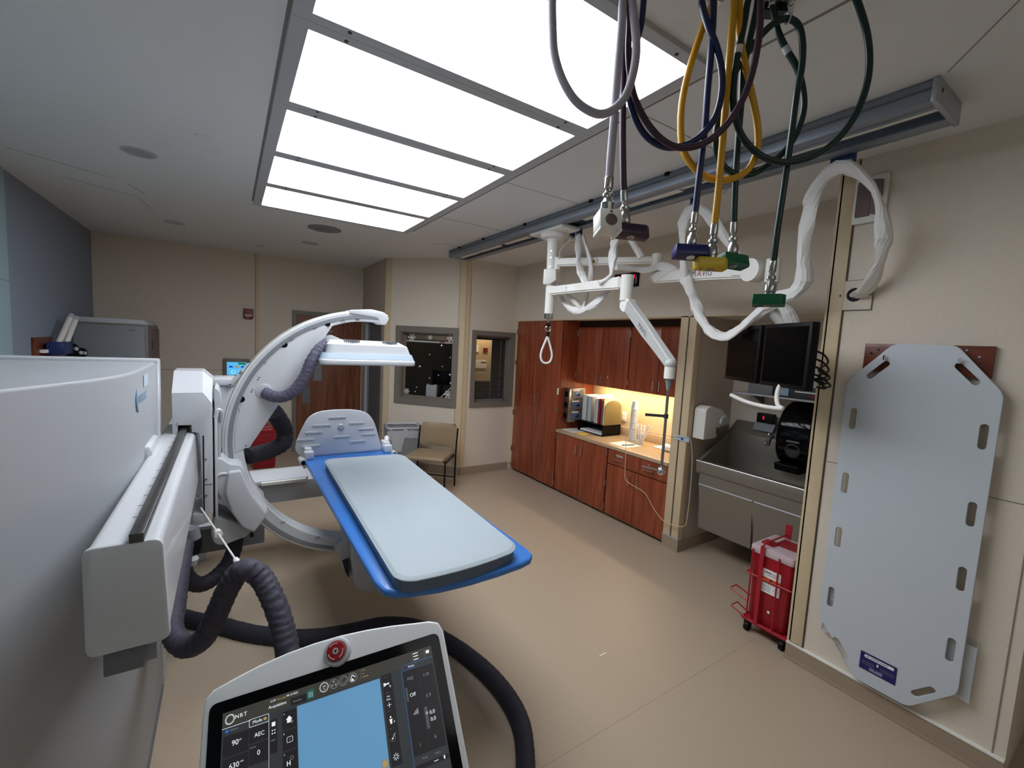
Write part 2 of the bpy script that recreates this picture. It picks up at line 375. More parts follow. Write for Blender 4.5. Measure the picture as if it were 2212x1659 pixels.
D={'white': [(0.792, 1.107, 2.912), (0.799, 1.106, 2.833), (0.81, 1.103, 2.758), (0.834, 1.091, 2.691), (0.868, 1.072, 2.638), (0.905, 1.052, 2.611), (0.942, 1.032, 2.602), (0.977, 1.013, 2.62), (1.006, 0.997, 2.662), (1.023, 0.99, 2.727), (1.029, 0.99, 2.795), (1.023, 0.997, 2.867), (1.013, 1.008, 2.938), (1.003, 1.018, 2.959), (0.996, 1.026, 2.946), (0.999, 1.028, 2.874), (0.999, 1.032, 2.742), (1.001, 1.035, 2.612), (1.002, 1.038, 2.49), (1.004, 1.04, 2.431)],
'purple': [(1.314, 0.789, 2.962), (1.323, 0.788, 2.9), (1.326, 0.789, 2.828), (1.321, 0.797, 2.74), (1.305, 0.811, 2.665), (1.275, 0.835, 2.597), (1.231, 0.868, 2.547), (1.179, 0.905, 2.528), (1.134, 0.939, 2.543), (1.09, 0.972, 2.591), (1.053, 1.0, 2.664), (1.036, 1.015, 2.738), (1.029, 1.023, 2.812), (1.029, 1.027, 2.886), (1.027, 1.033, 2.931), (1.023, 1.04, 2.971), (1.02, 1.046, 2.954), (1.03, 1.043, 2.87), (1.037, 1.042, 2.726), (1.048, 1.039, 2.579), (1.06, 1.035, 2.453), (1.067, 1.034, 2.403)],
'blue': [(1.067, 1.011, 2.983), (1.065, 1.013, 2.893), (1.053, 1.022, 2.82), (1.046, 1.028, 2.757), (1.049, 1.026, 2.694), (1.07, 1.014, 2.626), (1.107, 0.991, 2.569), (1.158, 0.958, 2.542), (1.211, 0.925, 2.553), (1.254, 0.898, 2.589), (1.285, 0.879, 2.646), (1.295, 0.873, 2.722), (1.288, 0.878, 2.791), (1.271, 0.891, 2.854), (1.246, 0.908, 2.911), (1.227, 0.922, 2.973), (1.232, 0.92, 3.002), (1.249, 0.909, 3.006), (1.259, 0.904, 2.972), (1.264, 0.902, 2.866), (1.265, 0.902, 2.719), (1.267, 0.902, 2.594), (1.264, 0.905, 2.466), (1.263, 0.907, 2.347)],
'yellow': [(1.314, 0.933, 3.057), (1.299, 0.941, 3.005), (1.276, 0.953, 2.922), (1.254, 0.964, 2.829), (1.239, 0.972, 2.735), (1.236, 0.972, 2.651), (1.245, 0.963, 2.568), (1.27, 0.944, 2.516), (1.308, 0.917, 2.48), (1.348, 0.888, 2.469), (1.391, 0.858, 2.479), (1.423, 0.834, 2.511), (1.436, 0.823, 2.569), (1.43, 0.825, 2.635), (1.408, 0.836, 2.714), (1.375, 0.856, 2.822), (1.353, 0.868, 2.908), (1.344, 0.871, 2.975), (1.335, 0.875, 3.017), (1.325, 0.878, 3.025), (1.324, 0.877, 2.97), (1.322, 0.875, 2.826), (1.321, 0.873, 2.65), (1.321, 0.871, 2.471), (1.318, 0.871, 2.314)],
'greenA': [(1.586, 0.66, 3.011), (1.611, 0.646, 2.962), (1.638, 0.632, 2.899), (1.655, 0.624, 2.829), (1.659, 0.624, 2.758), (1.648, 0.635, 2.685), (1.623, 0.654, 2.62), (1.587, 0.681, 2.569), (1.541, 0.715, 2.534), (1.483, 0.756, 2.519), (1.426, 0.796, 2.534), (1.381, 0.829, 2.576), (1.352, 0.851, 2.636), (1.341, 0.861, 2.702), (1.341, 0.865, 2.779), (1.348, 0.863, 2.855), (1.358, 0.86, 2.931), (1.366, 0.858, 3.006), (1.379, 0.853, 3.033), (1.395, 0.846, 3.022), (1.396, 0.848, 2.975), (1.387, 0.857, 2.877), (1.383, 0.863, 2.808), (1.388, 0.863, 2.718), (1.392, 0.864, 2.591), (1.398, 0.863, 2.461), (1.407, 0.86, 2.334)],
'greenB': [(1.462, 0.836, 3.046), (1.468, 0.83, 2.996), (1.483, 0.819, 2.94), (1.509, 0.8, 2.886), (1.539, 0.779, 2.836), (1.559, 0.764, 2.775), (1.567, 0.757, 2.708), (1.555, 0.763, 2.639), (1.529, 0.778, 2.58), (1.49, 0.802, 2.535), (1.446, 0.829, 2.498), (1.4, 0.858, 2.489), (1.355, 0.886, 2.517), (1.33, 0.9, 2.57), (1.327, 0.901, 2.637), (1.342, 0.889, 2.734), (1.366, 0.872, 2.816), (1.391, 0.853, 2.867), (1.417, 0.835, 2.912), (1.448, 0.813, 2.95), (1.48, 0.79, 2.962), (1.507, 0.771, 2.944), (1.521, 0.76, 2.895), (1.525, 0.756, 2.82), (1.517, 0.759, 2.733), (1.513, 0.76, 2.615), (1.508, 0.762, 2.486), (1.5, 0.765, 2.327), (1.497, 0.766, 2.209)],
'slA': [(3.0, 1.052, 2.282), (2.951, 1.003, 2.296), (2.901, 0.946, 2.374), (2.849, 0.914, 2.475), (2.796, 0.904, 2.592), (2.745, 0.918, 2.71), (2.708, 0.953, 2.8), (2.671, 1.005, 2.866), (2.666, 1.067, 2.902), (2.674, 1.142, 2.884), (2.687, 1.195, 2.819), (2.712, 1.222, 2.712), (2.736, 1.246, 2.57), (2.754, 1.243, 2.443), (2.771, 1.235, 2.361), (2.784, 1.272, 2.292), (2.792, 1.342, 2.271), (2.8, 1.392, 2.274)],
'slB': [(2.88, 2.108, 2.479), (2.8, 2.084, 2.62), (2.72, 2.045, 2.764), (2.687, 2.007, 2.845), (2.669, 1.926, 2.887), (2.68, 1.854, 2.848), (2.72, 1.793, 2.763), (2.762, 1.727, 2.654), (2.811, 1.654, 2.532), (2.86, 1.611, 2.438)],
'slB2': [(2.9, 2.124, 2.503), (2.875, 2.079, 2.427), (2.85, 2.002, 2.301), (2.83, 1.921, 2.18), (2.813, 1.827, 2.073), (2.797, 1.716, 2.023), (2.78, 1.608, 2.062), (2.763, 1.515, 2.134), (2.773, 1.447, 2.196), (2.79, 1.39, 2.232), (2.808, 1.343, 2.204), (2.829, 1.316, 2.149), (2.85, 1.308, 2.104)],
'slC': [(2.66, 3.185, 2.911), (2.66, 3.306, 2.855), (2.66, 3.344, 2.749), (2.657, 3.34, 2.6), (2.646, 3.311, 2.444), (2.635, 3.246, 2.339), (2.625, 3.105, 2.255), (2.614, 2.964, 2.228), (2.603, 2.819, 2.261), (2.6, 2.704, 2.305), (2.6, 2.635, 2.369), (2.6, 2.602, 2.456)],
'slC2': [(2.66, 3.096, 2.912), (2.6, 3.02, 2.76), (2.55, 2.938, 2.622), (2.515, 2.846, 2.51), (2.5, 2.763, 2.413)],
'slC3': [(2.66, 3.032, 2.885), (2.66, 2.958, 2.74), (2.66, 2.902, 2.594), (2.655, 2.902, 2.474), (2.64, 2.909, 2.353), (2.625, 2.942, 2.24), (2.615, 3.009, 2.295), (2.608, 3.122, 2.363), (2.6, 3.156, 2.398)],
'slD': [(2.75, 2.431, 2.639), (2.714, 2.463, 2.71), (2.678, 2.51, 2.791), (2.648, 2.538, 2.855), (2.624, 2.557, 2.876), (2.6, 2.566, 2.848), (2.56, 2.541, 2.736), (2.52, 2.509, 2.601), (2.492, 2.488, 2.467), (2.476, 2.529, 2.441), (2.46, 2.571, 2.414)],
'slE': [(2.7, 2.649, 2.578), (2.82, 2.608, 2.582), (2.924, 2.524, 2.572), (2.996, 2.458, 2.604), (3.012, 2.363, 2.58), (3.0, 2.274, 2.532)],
'floorhose': [(-0.475, 3.944, 0.035), (-0.32, 3.451, 0.035), (-0.218, 3.297, 0.035), (-0.067, 3.152, 0.035), (0.102, 2.969, 0.035), (0.292, 2.816, 0.035), (0.462, 2.732, 0.035), (0.646, 2.691, 0.035), (0.842, 2.658, 0.035), (1.015, 2.532, 0.035), (1.12, 2.328, 0.035), (1.185, 2.139, 0.035), (1.225, 1.934, 0.035), (1.23, 1.748, 0.035), (1.2, 1.594, 0.035), (1.14, 1.472, 0.035), (1.044, 1.332, 0.035), (0.923, 1.2, 0.035)],
'sleeve': [(-0.189, 2.6, 0.83), (-0.197, 2.44, 0.754), (-0.202, 2.28, 0.686), (-0.201, 2.15, 0.654), (-0.155, 2.05, 0.633), (-0.092, 1.95, 0.702), (-0.047, 1.93, 0.798), (-0.007, 1.91, 0.906), (0.023, 1.89, 0.968), (0.054, 1.87, 0.988), (0.098, 1.85, 0.959), (0.134, 1.79, 0.897), (0.16, 1.73, 0.821), (0.176, 1.67, 0.735), (0.185, 1.61, 0.648), (0.191, 1.55, 0.586)],
'blackhose': [(-0.189, 2.75, 0.728), (-0.209, 2.793, 0.605), (-0.181, 2.836, 0.514), (-0.133, 2.879, 0.463), (-0.069, 2.914, 0.473), (-0.006, 2.943, 0.531), (0.025, 2.971, 0.612), (0.028, 3.0, 0.686)],
'fronthose': [(0.181, 2.97, 1.535), (0.222, 2.931, 1.517), (0.28, 2.893, 1.521), (0.34, 2.874, 1.567), (0.388, 2.866, 1.646), (0.418, 2.866, 1.73), (0.462, 2.883, 1.801), (0.512, 2.9, 1.845)],
'rearhose': [(0.237, 3.12, 1.391), (0.274, 3.185, 1.333), (0.315, 3.25, 1.241), (0.309, 3.235, 1.165), (0.258, 3.22, 1.132), (0.175, 3.17, 1.12), (0.097, 3.12, 1.119)],
'cord': [(-0.129, 2.79, 0.938), (-0.048, 2.4, 0.942), (0.024, 2.0, 0.967), (0.037, 1.9, 0.982)]}
# ================================================================ the room
H = 3.04
b = MB(); b.box(-1.6, 5.2, -2.2, 8.6, -0.1, 0, 'floor'); b.build('floor', **STR)
b = MB(); b.box(-1.6, 5.2, -2.2, 8.6, H, H + .1, 'ceiling'); b.build('ceiling', **STR)
b = MB(); b.box(-.5, 3.0, 1.388, 1.390, 0.0, 0.0006, 'cove')
b.build('trim_1', **STR)
b = MB(); b.box(-1.6, -1.446, -2.2, 5.08, 0, H, 'wall_teal'); b.box(-1.6, -1.446, 5.08, 7.8, 0, H, 'wall_slate'); b.box(-1.446, -1.440, -1, 5.08, 0, 2.18, 'wall_teal'); b.box(-1.446, -1.440, -1, 5.08, 2.19, H, 'wall_teal'); b.build('wall_left', **STR)
b = MB(); b.box(-1.446, 1.91, 7.65, 7.8, 0, H, 'wall'); b.build('wall_back', **STR)
b = MB(); b.box(-1.6, 5.2, -2.2, -2.05, 0, H, 'wall'); b.build('wall_front', **STR)
# recessed side wall with the dark doorway
b = MB()
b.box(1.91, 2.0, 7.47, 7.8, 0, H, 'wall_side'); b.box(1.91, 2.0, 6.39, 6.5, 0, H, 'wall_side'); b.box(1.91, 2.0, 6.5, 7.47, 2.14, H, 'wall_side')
b.build('wall_side', **STR)
b = MB(); b.box(1.9, 1.96, 7.38, 7.47, 0, 2.2, 'light_gray'); b.box(1.9, 1.96, 6.5, 6.56, 0, 2.2, 'frame_gray'); b.box(1.9, 1.96, 6.56, 7.38, 2.12, 2.2, 'frame_gray'); b.box(1.94, 1.98, 6.56, 7.38, 0.005, 2.12, 'mid_gray')
d2 = b.build('door_2', **STR)
MB().box(1.925, 1.94, 7.3, 7.33, 0.02, 2.1, 'gray').build('door_edge', d2)
# angled wall with window 1
A0 = Vector((1.92, 6.39, 0)); A1 = Vector((2.76, 5.483, 0)); au = (A1 - A0).normalized()
def hole_wall(b, F, L, u0, u1, z0, z1, th, m):
    b.box(0, u0, 0, th, 0, H, m, T=F); b.box(u1, L, 0, th, 0, H, m, T=F); b.box(u0, u1, 0, th, 0, z0, m, T=F); b.box(u0, u1, 0, th, z1, H, m, T=F)
FA = frame(A0, au, (0, 0, 1)); FA = Matrix((au, Vector((0, 0, 1)).cross(au), Vector((0, 0, 1)))).transposed().to_4x4(); FA.translation = A0
b = MB(); hole_wall(b, FA, 1.2362, .265, 1.07, 1.045, 2.0, .12, 'wall'); b.build('wall_angled', **STR)
FB = Matrix.Translation((2.76, 5.485, 0))
b = MB(); hole_wall(b, FB, 0.84, .18, .773, 1.035, 2.005, .12, 'wall'); b.build('wall_right_back', **STR)
def window(name, F, u0, u1, z0, z1, w, u2, u3, z2, z3):
    b = MB()
    # frame around the opening, standing 2 cm proud, with an inner reveal
    for (a, c, d, e) in ((u0, u1, z0, z0 + w), (u0, u1, z1 - w, z1), (u0, u0 + w, z0 + w, z1 - w), (u1 - w, u1, z0 + w, z1 - w)):
        b.box(a, c, -.02, .02, d, e, 'frame_gray', T=F)
    i0, i1, j0, j1 = u0 + w, u1 - w, z0 + w, z1 - w
    for (a, c, d, e) in ((i0, i1, j0, j0 + .012), (i0, i1, j1 - .012, j1), (i0, i0 + .012, j0, j1), (i1 - .012, i1, j0, j1)):
        b.box(a, c, .0, .1, d, e, 'frame_gray', T=F)
    for (a, c, d, e) in ((i0, i1, j0, j0 + .035), (i0, i1, j1 - .035, j1), (i0, i0 + .035, j0, j1), (i1 - .035, i1, j0, j1)):
        b.box(a, c, .08, .1, d, e, 'frame_gray', T=F)
    o = b.build(name, **STR)
    MB().box(i0 + .01, i1 - .01, .085, .09, j0 + .01, j1 - .01, 'glass', T=F).build('window_pane', o)
    return o
w1 = window('window_1', FA, .18, 1.155, .96, 2.085, .085, 0, 0, 0, 0)
w2 = window('window_2', FB, .115, .838, .97, 2.07, .065, 0, 0, 0, 0)
# right wall: header above the two alcoves, pier between them, alcove walls
b = MB(); b.box(3.6, 3.75, 1.2, 5.6, 2.25, H, 'wall'); b.box(3.6, 4.4, 5.487, 5.6, 0, 2.25, 'wall'); b.build('wall_right', **STR)
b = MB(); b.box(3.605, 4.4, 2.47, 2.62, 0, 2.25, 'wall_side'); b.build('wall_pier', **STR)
b = MB(); b.box(4.3, 4.4, 1.0, 2.5, 0, 2.25, 'wall'); b.build('wall_sink_back', **STR)
b = MB(); b.box(4.22, 4.4, 2.6, 4.4, 0, 2.25, 'splash'); b.build('wall_counter_back', **STR)
b = MB(); b.box(3.75, 4.4, 1.0, 5.6, 2.25, 2.35, 'wall'); b.build('ceiling_alcove', **STR)
b = MB(); b.prism([(3.0, .26), (4.4, .26), (4.4, .36), (3.1, .36), (3.1, 1.08), (4.4, 1.08), (4.4, 1.18), (3.0, 1.18)], 0, H, 'z', 'wall'); b.build('wall_near', **STR)
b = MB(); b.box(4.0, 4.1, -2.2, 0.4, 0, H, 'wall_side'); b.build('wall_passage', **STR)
# control room shell behind the windows
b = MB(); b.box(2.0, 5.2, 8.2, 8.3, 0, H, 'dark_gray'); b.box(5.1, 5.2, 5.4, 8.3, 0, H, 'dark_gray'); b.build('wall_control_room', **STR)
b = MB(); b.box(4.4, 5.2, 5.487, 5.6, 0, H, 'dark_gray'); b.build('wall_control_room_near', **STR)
# trims
tn = [1]
def trim(fn, **kw):
    tn[0] += 1; b = MB(); fn(b); return b.build('trim_%d' % tn[0], **STR)
trim(lambda b: b.box(.345, .395, 7.64, 7.65, .1, H, 'trim'))
trim(lambda b: (b.box(.34, .344, 7.645, 7.65, .1, H, 'trim_dark'), b.box(-1.44, 1.91, 7.647, 7.65, 1.3, 1.306, 'seam')))
trim(lambda b: b.box(0, .088, -.012, 0, .1, H, 'trim', T=FA))
trim(lambda b: b.box(1.14, 1.236, -.012, 0, .1, H, 'trim', T=FA))
trim(lambda b: b.box(1.13, 1.137, -.004, 0, .1, H, 'seam', T=FA))
trim(lambda b: b.box(0.0, .06, -.012, 0, .1, H, 'trim', T=FB))
trim(lambda b: (b.box(.06, .066, -.003, 0, .1, H, 'trim_dark', T=FB)))
trim(lambda b: b.box(3.59, 3.605, 2.55, 2.63, .12, 2.25, 'trim', bev=.003))
trim(lambda b: b.box(3.59, 3.605, 2.46, 2.535, .12, 2.25, 'trim', bev=.003))
trim(lambda b: b.box(3.597, 3.606, 2.53, 2.555, .12, 2.25, 'trim_dark'))
trim(lambda b: b.box(3.605, 3.66, 2.458, 2.47, .12, 2.25, 'trim'))
trim(lambda b: b.box(2.988, 3.0, 1.115, 1.19, .115, H, 'trim', bev=.002))
trim(lambda b: b.box(2.988, 3.005, 1.18, 1.2, .0, H, 'trim'))
trim(lambda b: b.box(2.996, 3.0, 1.108, 1.115, .1, H, 'trim_dark'))
trim(lambda b: (b.box(2.996, 3.0, .30, .304, .1, H, 'seam'), b.box(2.998, 3.0, .30, 1.11, 1.30, 1.304, 'seam')))
trim(lambda b: b.box(3.59, 3.6, 1.3, 5.487, 2.238, 2.252, 'trim'))
trim(lambda b: b.box(3.6, 3.62, 5.42, 5.487, .1, 2.25, 'trim'))
# thin joint lines in the ceiling
def cl(b, x0, y0, x1, y1, w=.004, m='seam'):
    d = Vector((x1 - x0, y1 - y0, 0)); L = d.length; a = math.atan2(d.y, d.x)
    b.box(0, L, -w / 2, w / 2, H - .0015, H, m, T=Matrix.Translation((x0, y0, 0)) @ Matrix.Rotation(a, 4, 'Z'))
trim(lambda b: (cl(b, 1.62, 2.75, 2.35, 2.75), cl(b, 1.62, 3.9, 2.35, 3.9), cl(b, 1.62, 1.55, 2.35, 1.55), cl(b, 2.1, 4.9, 2.35, 4.9), cl(b, 2.1, 4.9, 2.05, 5.1), cl(b, 1.8, .2, 2.35, .62), cl(b, 2.66, 1.6, 2.95, 1.9)))
trim(lambda b: (cl(b, -1.25, 4.45, -.75, 4.75), cl(b, -.68, 4.85, -.6, 5.1), cl(b, -1.1, 5.0, -.68, 5.25), cl(b, -.68, 5.25, -.62, 5.7)))
trim(lambda b: (cl(b, .185, -.4, .185, 4.62, .012), cl(b, 1.655, -.4, 1.655, 4.62, .012)))
# baseboards
def base(name, fn):
    b = MB(); fn(b); return b.build('baseboard_' + name, **STR)
base('back', lambda b: (b.box(-1.446, .84, 7.63, 7.65, 0, .105, 'cove'), b.box(-1.446, .84, 7.626, 7.65, .105, .114, 'trim')))
base('angled', lambda b: (b.box(0, 1.236, -.02, 0, 0, .105, 'cove', T=FA), b.box(0, 1.236, -.035, 0, 0, .012, 'cove', T=FA)))
base('right_back', lambda b: (b.box(0, .8, -.02, 0, 0, .105, 'cove', T=FB), b.box(0, .8, -.035, 0, 0, .012, 'cove', T=FB)))
base('left', lambda b: b.box(-1.446, -1.426, 3.0, 7.65, 0, .105, 'cove'))
base('pier', lambda b: (b.box(3.585, 4.3, 2.45, 2.63, 0, .12, 'cove'), b.box(3.583, 3.61, 2.45, 2.635, .12, .128, 'aluminum_light')))
base('near', lambda b: (b.box(2.98, 3.0, .26, 1.2, 0, .1, 'cove'), b.box(2.965, 3.0, .26, 1.2, 0, .014, 'cove'), b.box(2.976, 3.0, .26, 1.2, .1, .108, 'white_cream')))
base('sink', lambda b: b.box(4.28, 4.3, 1.2, 2.45, 0, .12, 'cove'))
base('cabinets', lambda b: b.box(3.66, 3.68, 2.63, 5.487, 0, .03, 'cove'))

# door 1 : wood leaf in the back wall
b = MB(); b.box(.84, .9, 7.615, 7.65, 0, 2.25, 'frame_gray'); b.box(.9, 1.9, 7.615, 7.65, 2.19, 2.25, 'frame_gray'); b.box(.905, 1.895, 7.625, 7.65, .01, 2.19, 'doorwood', bev=.002)
d1 = b.build('door_1', **STR)
b = MB(); b.box(1.15, 1.28, 7.615, 7.626, 1.14, 1.47, 'frame_gray'); b.box(1.165, 1.265, 7.612, 7.616, 1.155, 1.455, 'gray'); b.build('vision_panel', d1)
MB().box(.985, 1.1, 7.612, 7.625, .78, 1.05, 'mid_gray').build('push_plate', d1)
MB().box(.985, 1.1, 7.612, 7.625, 1.12, 1.40, 'brown_plastic').build('notice_plate', d1)

# ================================================================ ceiling fittings
x0p, x1p = 0.255, 1.553
ords = ['fifth and farthest', 'fourth', 'middle', 'second', 'first and nearest']
for i in range(5):
    y0 = 4.616 - .6 - i * .7085; y1 = y0 + .61
    r = thing('ceiling_light', ((x0p + x1p) / 2, (y0 + y1) / 2, H - .02), '', 'light')
    r['label'] = 'white lit ceiling panel, the ' + ['farthest of the five, nearest the back wall', 'second one from the back wall', 'middle one of the five', 'fourth one from the back wall', 'nearest of the five, partly behind the coloured hoses'][i]
    MB().box(x0p, x1p, y0, y1, H - .008, H - .001, 'panel_diffuser').build('diffuser', r)
    b = MB(); w = .049
    for (a, c, d, e) in ((x0p - .062, x0p, y0 - w, y1 + w), (x1p, x1p + .062, y0 - w, y1 + w), (x0p, x1p, y0 - w, y0), (x0p, x1p, y1, y1 + w)):
        b.box(a, c, d + .0005, e - .0005, H - .02, H - .0005, 'light_gray')
    b.build('frame', r)
    for sx in (x0p + .13, x1p - .13):
        b = MB(); b.cyl((sx, y0 - .02, H - .022), (sx, y0 - .02, H - .019), .008, 'dark_gray', n=10); b.build('screw', r); b = MB(); b.cyl((sx, y1 + .02, H - .022), (sx, y1 + .02, H - .019), .008, 'dark_gray', n=10); b.build('screw', r)
for (x, y, l) in ((-.49, 3.925, 'nearest the camera'), (-.49, 6.21, 'above the gray storage cabinet'), (.88, 6.17, 'beyond the perforated disc')):
    r = thing('recessed_downlight', (x, y, H), 'round unlit chrome recessed downlight in the ceiling, ' + l, 'downlight', 'recessed downlights')
    MB().lathe((x, y, H), (0, 0, -1), [(.07, 0), (.098, 0), (.098, .004), (.085, .007), (.078, .004), (.07, 0)], 'light_gray', 32).build('trim_ring', r)
    MB().lathe((x, y, H - .001), (0, 0, -1), [(.0775, 0), (.0775, .003), (.06, .0015), (.03, .001), (.001, .001)], 'aluminum_light', 32).build('reflector', r)
b = MB(); b.lathe((-.116, 3.346, H), (0, 0, -1), [(.05, 0), (.05, .006), (.047, .008), (.001, .008)], 'ceiling', 28); b.build('ceiling_cover', label='small plain round cover plate in the ceiling between downlight and lit panels', category='cover plate')
b = MB(); b.lathe((.372, 6.91, H), (0, 0, -1), [(.045, 0), (.045, .006), (.001, .008)], 'light_gray', 24); b.build('ceiling_cover', label='tiny round cover plate in the ceiling near the back wall', category='cover plate')
r = thing('ceiling_speaker', (.881, 5.217, H), 'large round gray perforated disc in the ceiling beyond the lit panels', 'speaker')
MB().lathe((.881, 5.217, H), (0, 0, -1), [(.17, 0), (.17, .005), (.16, .008), (.001, .008)], 'gray', 40).build('grille', r)
MB().box(.80, .96, 5.215, 5.219, H - .0095, H - .008, 'dark_gray').build('centre_bar', r)
b = MB(); b.box(1.62, 2.34, 4.93, 4.934, H - .002, H, 'seam'); 

# ================================================================ ceiling track
r = thing('ceiling_track', (2.5, 2.9, 2.95), 'long gray aluminum track under the ceiling carrying the white arms', 'track')
for s_, (xa, xb) in enumerate(((2.352, 2.41), (2.60, 2.658))):
    b = MB(); b.box(xa, xb, .66, 5.19, 2.95, 3.035, 'aluminum', bev=.004)
    if s_ == 0: b.box(2.41, 2.44, .66, 5.19, 2.95, 2.957, 'aluminum'); b.box(2.346, 2.352, .66, 5.19, 3.0, 3.006, 'mid_gray')
    else: b.box(2.57, 2.60, .66, 5.19, 2.95, 2.957, 'aluminum'); b.box(2.658, 2.664, .66, 5.19, 2.972, 2.978, 'mid_gray')
    b.build('side_rail', r)
b = MB(); b.box(2.41, 2.60, .66, 5.19, 2.99, 3.01, 'aluminum'); b.build('top_plate', r)
b = MB()
b.build('cover_strip', r)
MB().box(2.443, 2.50, .67, 1.9, 2.965, 2.985, 'white_cream').build('cover_strip', r)
b = MB()
for y in (1.92, 2.40, 3.65, 4.2, 4.7): MB().box(2.44, 2.53, y, y + .45, 2.962, 2.985, 'white_cream', bev=.003).build('cover_strip', r)
for ye in (.64, 5.185):
    b = MB(); b.box(2.345, 2.665, ye, ye + .02, 2.945, 3.04, 'silver', bev=.003); b.cyl((2.40, ye - .002, 3.0), (2.40, ye + .022, 3.0), .009, 'dark_gray', n=10); b.build('end_cap', r)
for y in (1.15, 1.9, 2.6, 3.5, 4.3, 4.9):
    MB().box(2.34, 2.352, y, y + .03, 3.02, 3.04, 'black').build('clip', r)
for y in (1.5, 2.2, 2.85, 3.6, 4.15, 5.05):
    b = MB(); b.cyl((2.56, y, 2.99), (2.56, y, 2.98), .018, 'black', n=14); b.box(2.5, 2.6, y + .04, y + .055, 2.985, 2.995, 'dark_gray'); b.build('roller', r)
# ================================================================ casework
def hbar(b, p, q, off, m='chrome', r=.005):
    "bow handle between p and q standing off by vector off"
    p = Vector(p); q = Vector(q); o = Vector(off)
    b.tube([p, p + o * .9, p + o + (q - p) * .08, q + o - (q - p) * .08, q + o * .9, q], r, m, n=8, sub=4)
def hinge(b, x, y, z, h=.07):
    b.box(x - .008, x + .004, y - .008, y + .008, z, z + h, 'steel'); b.cyl((x - .01, y, z), (x - .01, y, z + h), .006, 'steel', n=8)
# tall cabinet
r = thing('tall_cabinet', (3.9, 4.9, 0), 'tall cherry wood cabinet with two full height doors in the corner beside the blinds window', 'cabinet')
b = MB(); b.box(3.62, 4.2, 4.38, 5.42, .03, 2.24, 'cherry'); b.box(3.66, 4.2, 4.4, 5.4, 0, .03, 'cove'); b.box(3.616, 3.62, 4.385, 5.415, .035, 2.235, 'cabinet_edge'); b.build('body', r)
for (ya, yb, hy) in ((4.385, 4.895, 4.86), (4.905, 5.415, 4.94)):
    d = MB().box(3.6, 3.62, ya, yb, .035, 2.235, 'cherry', bev=.002).build('door', r)
    b = MB(); hbar(b, (3.6, hy, 1.10), (3.6, hy, 1.21), (-.03, 0, 0)); b.build('handle', d)
b = MB(); 
for z in (.15, 1.05, 2.0): hinge(b, 3.6, 4.382, z)
for z in (.3, .85, 1.6, 2.05): hinge(b, 3.6, 5.42, z)
b.build('hinge', r)
b = MB(); b.cyl((3.6, 4.86, 1.28), (3.594, 4.86, 1.28), .008, 'chrome', n=10); b.build('lock', r)
MB().box(3.592, 3.6, 4.385, 4.41, 1.28, 1.36, 'white_cream').build('latch_cover', r)
# upper cabinets
for k, (ya, yb, l) in enumerate(((3.485, 4.378, 'left upper cherry wood wall cabinet with a round lock, above the binders'), (2.64, 3.475, 'right upper cherry wood wall cabinet above the drawers, behind the steel rod'))):
    r = thing('wall_cabinet', (4.05, (ya + yb) / 2, 1.44), l, 'cabinet', 'upper wall cabinets over the counter')
    b = MB(); b.box(3.90, 4.22, ya, yb, 1.44, 2.245, 'cherry'); b.box(3.885, 3.90, ya, yb, 1.442, 2.245, 'cabinet_edge'); b.build('body', r)
    ym = (ya + yb) / 2
    for (a, c, hy) in ((ya + .003, ym - .003, ym - .04), (ym + .003, yb - .003, ym + .04)):
        d = MB().box(3.869, 3.89, a, c, 1.44, 2.17, 'cherry', bev=.002).build('door', r)
        b = MB(); hbar(b, (3.869, hy, 1.48), (3.869, hy, 1.585), (-.03, 0, 0)); b.build('handle', d)
    b = MB()
    for z in (1.5, 2.05): hinge(b, 3.869, yb - .002, z)
    b.build('hinge', r)
    if k == 0: MB().cyl((3.869, ym - .14, 1.56), (3.86, ym - .14, 1.56), .013, 'chrome', n=16).build('lock', r)
MB().box(4.0, 4.1, 2.75, 4.3, 1.43, 1.439, 'strip_warm').build('under_cabinet_light', label='warm glowing strip light under the upper cabinets', category='light')
# base cabinets
r = thing('base_cabinet', (3.9, 3.92, 0), 'left cherry wood base cabinet with two doors under the counter', 'cabinet', 'base cabinets under the counter')
MB().box(3.62, 4.2, 3.455, 4.375, .05, .79, 'cabinet_edge').build('body', r)
MB().box(3.68, 4.2, 3.455, 4.375, 0, .05, 'cove').build('toe_kick', r)
for (a, c, hy) in ((3.462, 3.91, 3.87), (3.918, 4.365, 3.96)):
    d = MB().box(3.6, 3.62, a, c, .04, .785, 'cherry', bev=.002).build('door', r)
    b = MB(); hbar(b, (3.6, hy, .6), (3.6, hy, .7), (-.03, 0, 0)); b.build('handle', d)
b = MB()
for z in (.08, .7): hinge(b, 3.6, 4.37, z)
b.build('hinge', r)
r = thing('base_cabinet', (3.9, 3.04, 0), 'right cherry wood base cabinet with a drawer row above two doors', 'cabinet', 'base cabinets under the counter')
MB().box(3.62, 4.2, 2.635, 3.445, .05, .79, 'cabinet_edge').build('body', r)
MB().box(3.68, 4.2, 2.635, 3.445, 0, .05, 'cove').build('toe_kick', r)
for (a, c, hy) in ((2.638, 3.037, 2.98), (3.043, 3.44, 3.1)):
    d = MB().box(3.6, 3.62, a, c, .04, .612, 'cherry', bev=.002).build('door', r)
    b = MB(); hbar(b, (3.6, hy, .46), (3.6, hy, .56), (-.03, 0, 0)); b.build('handle', d)
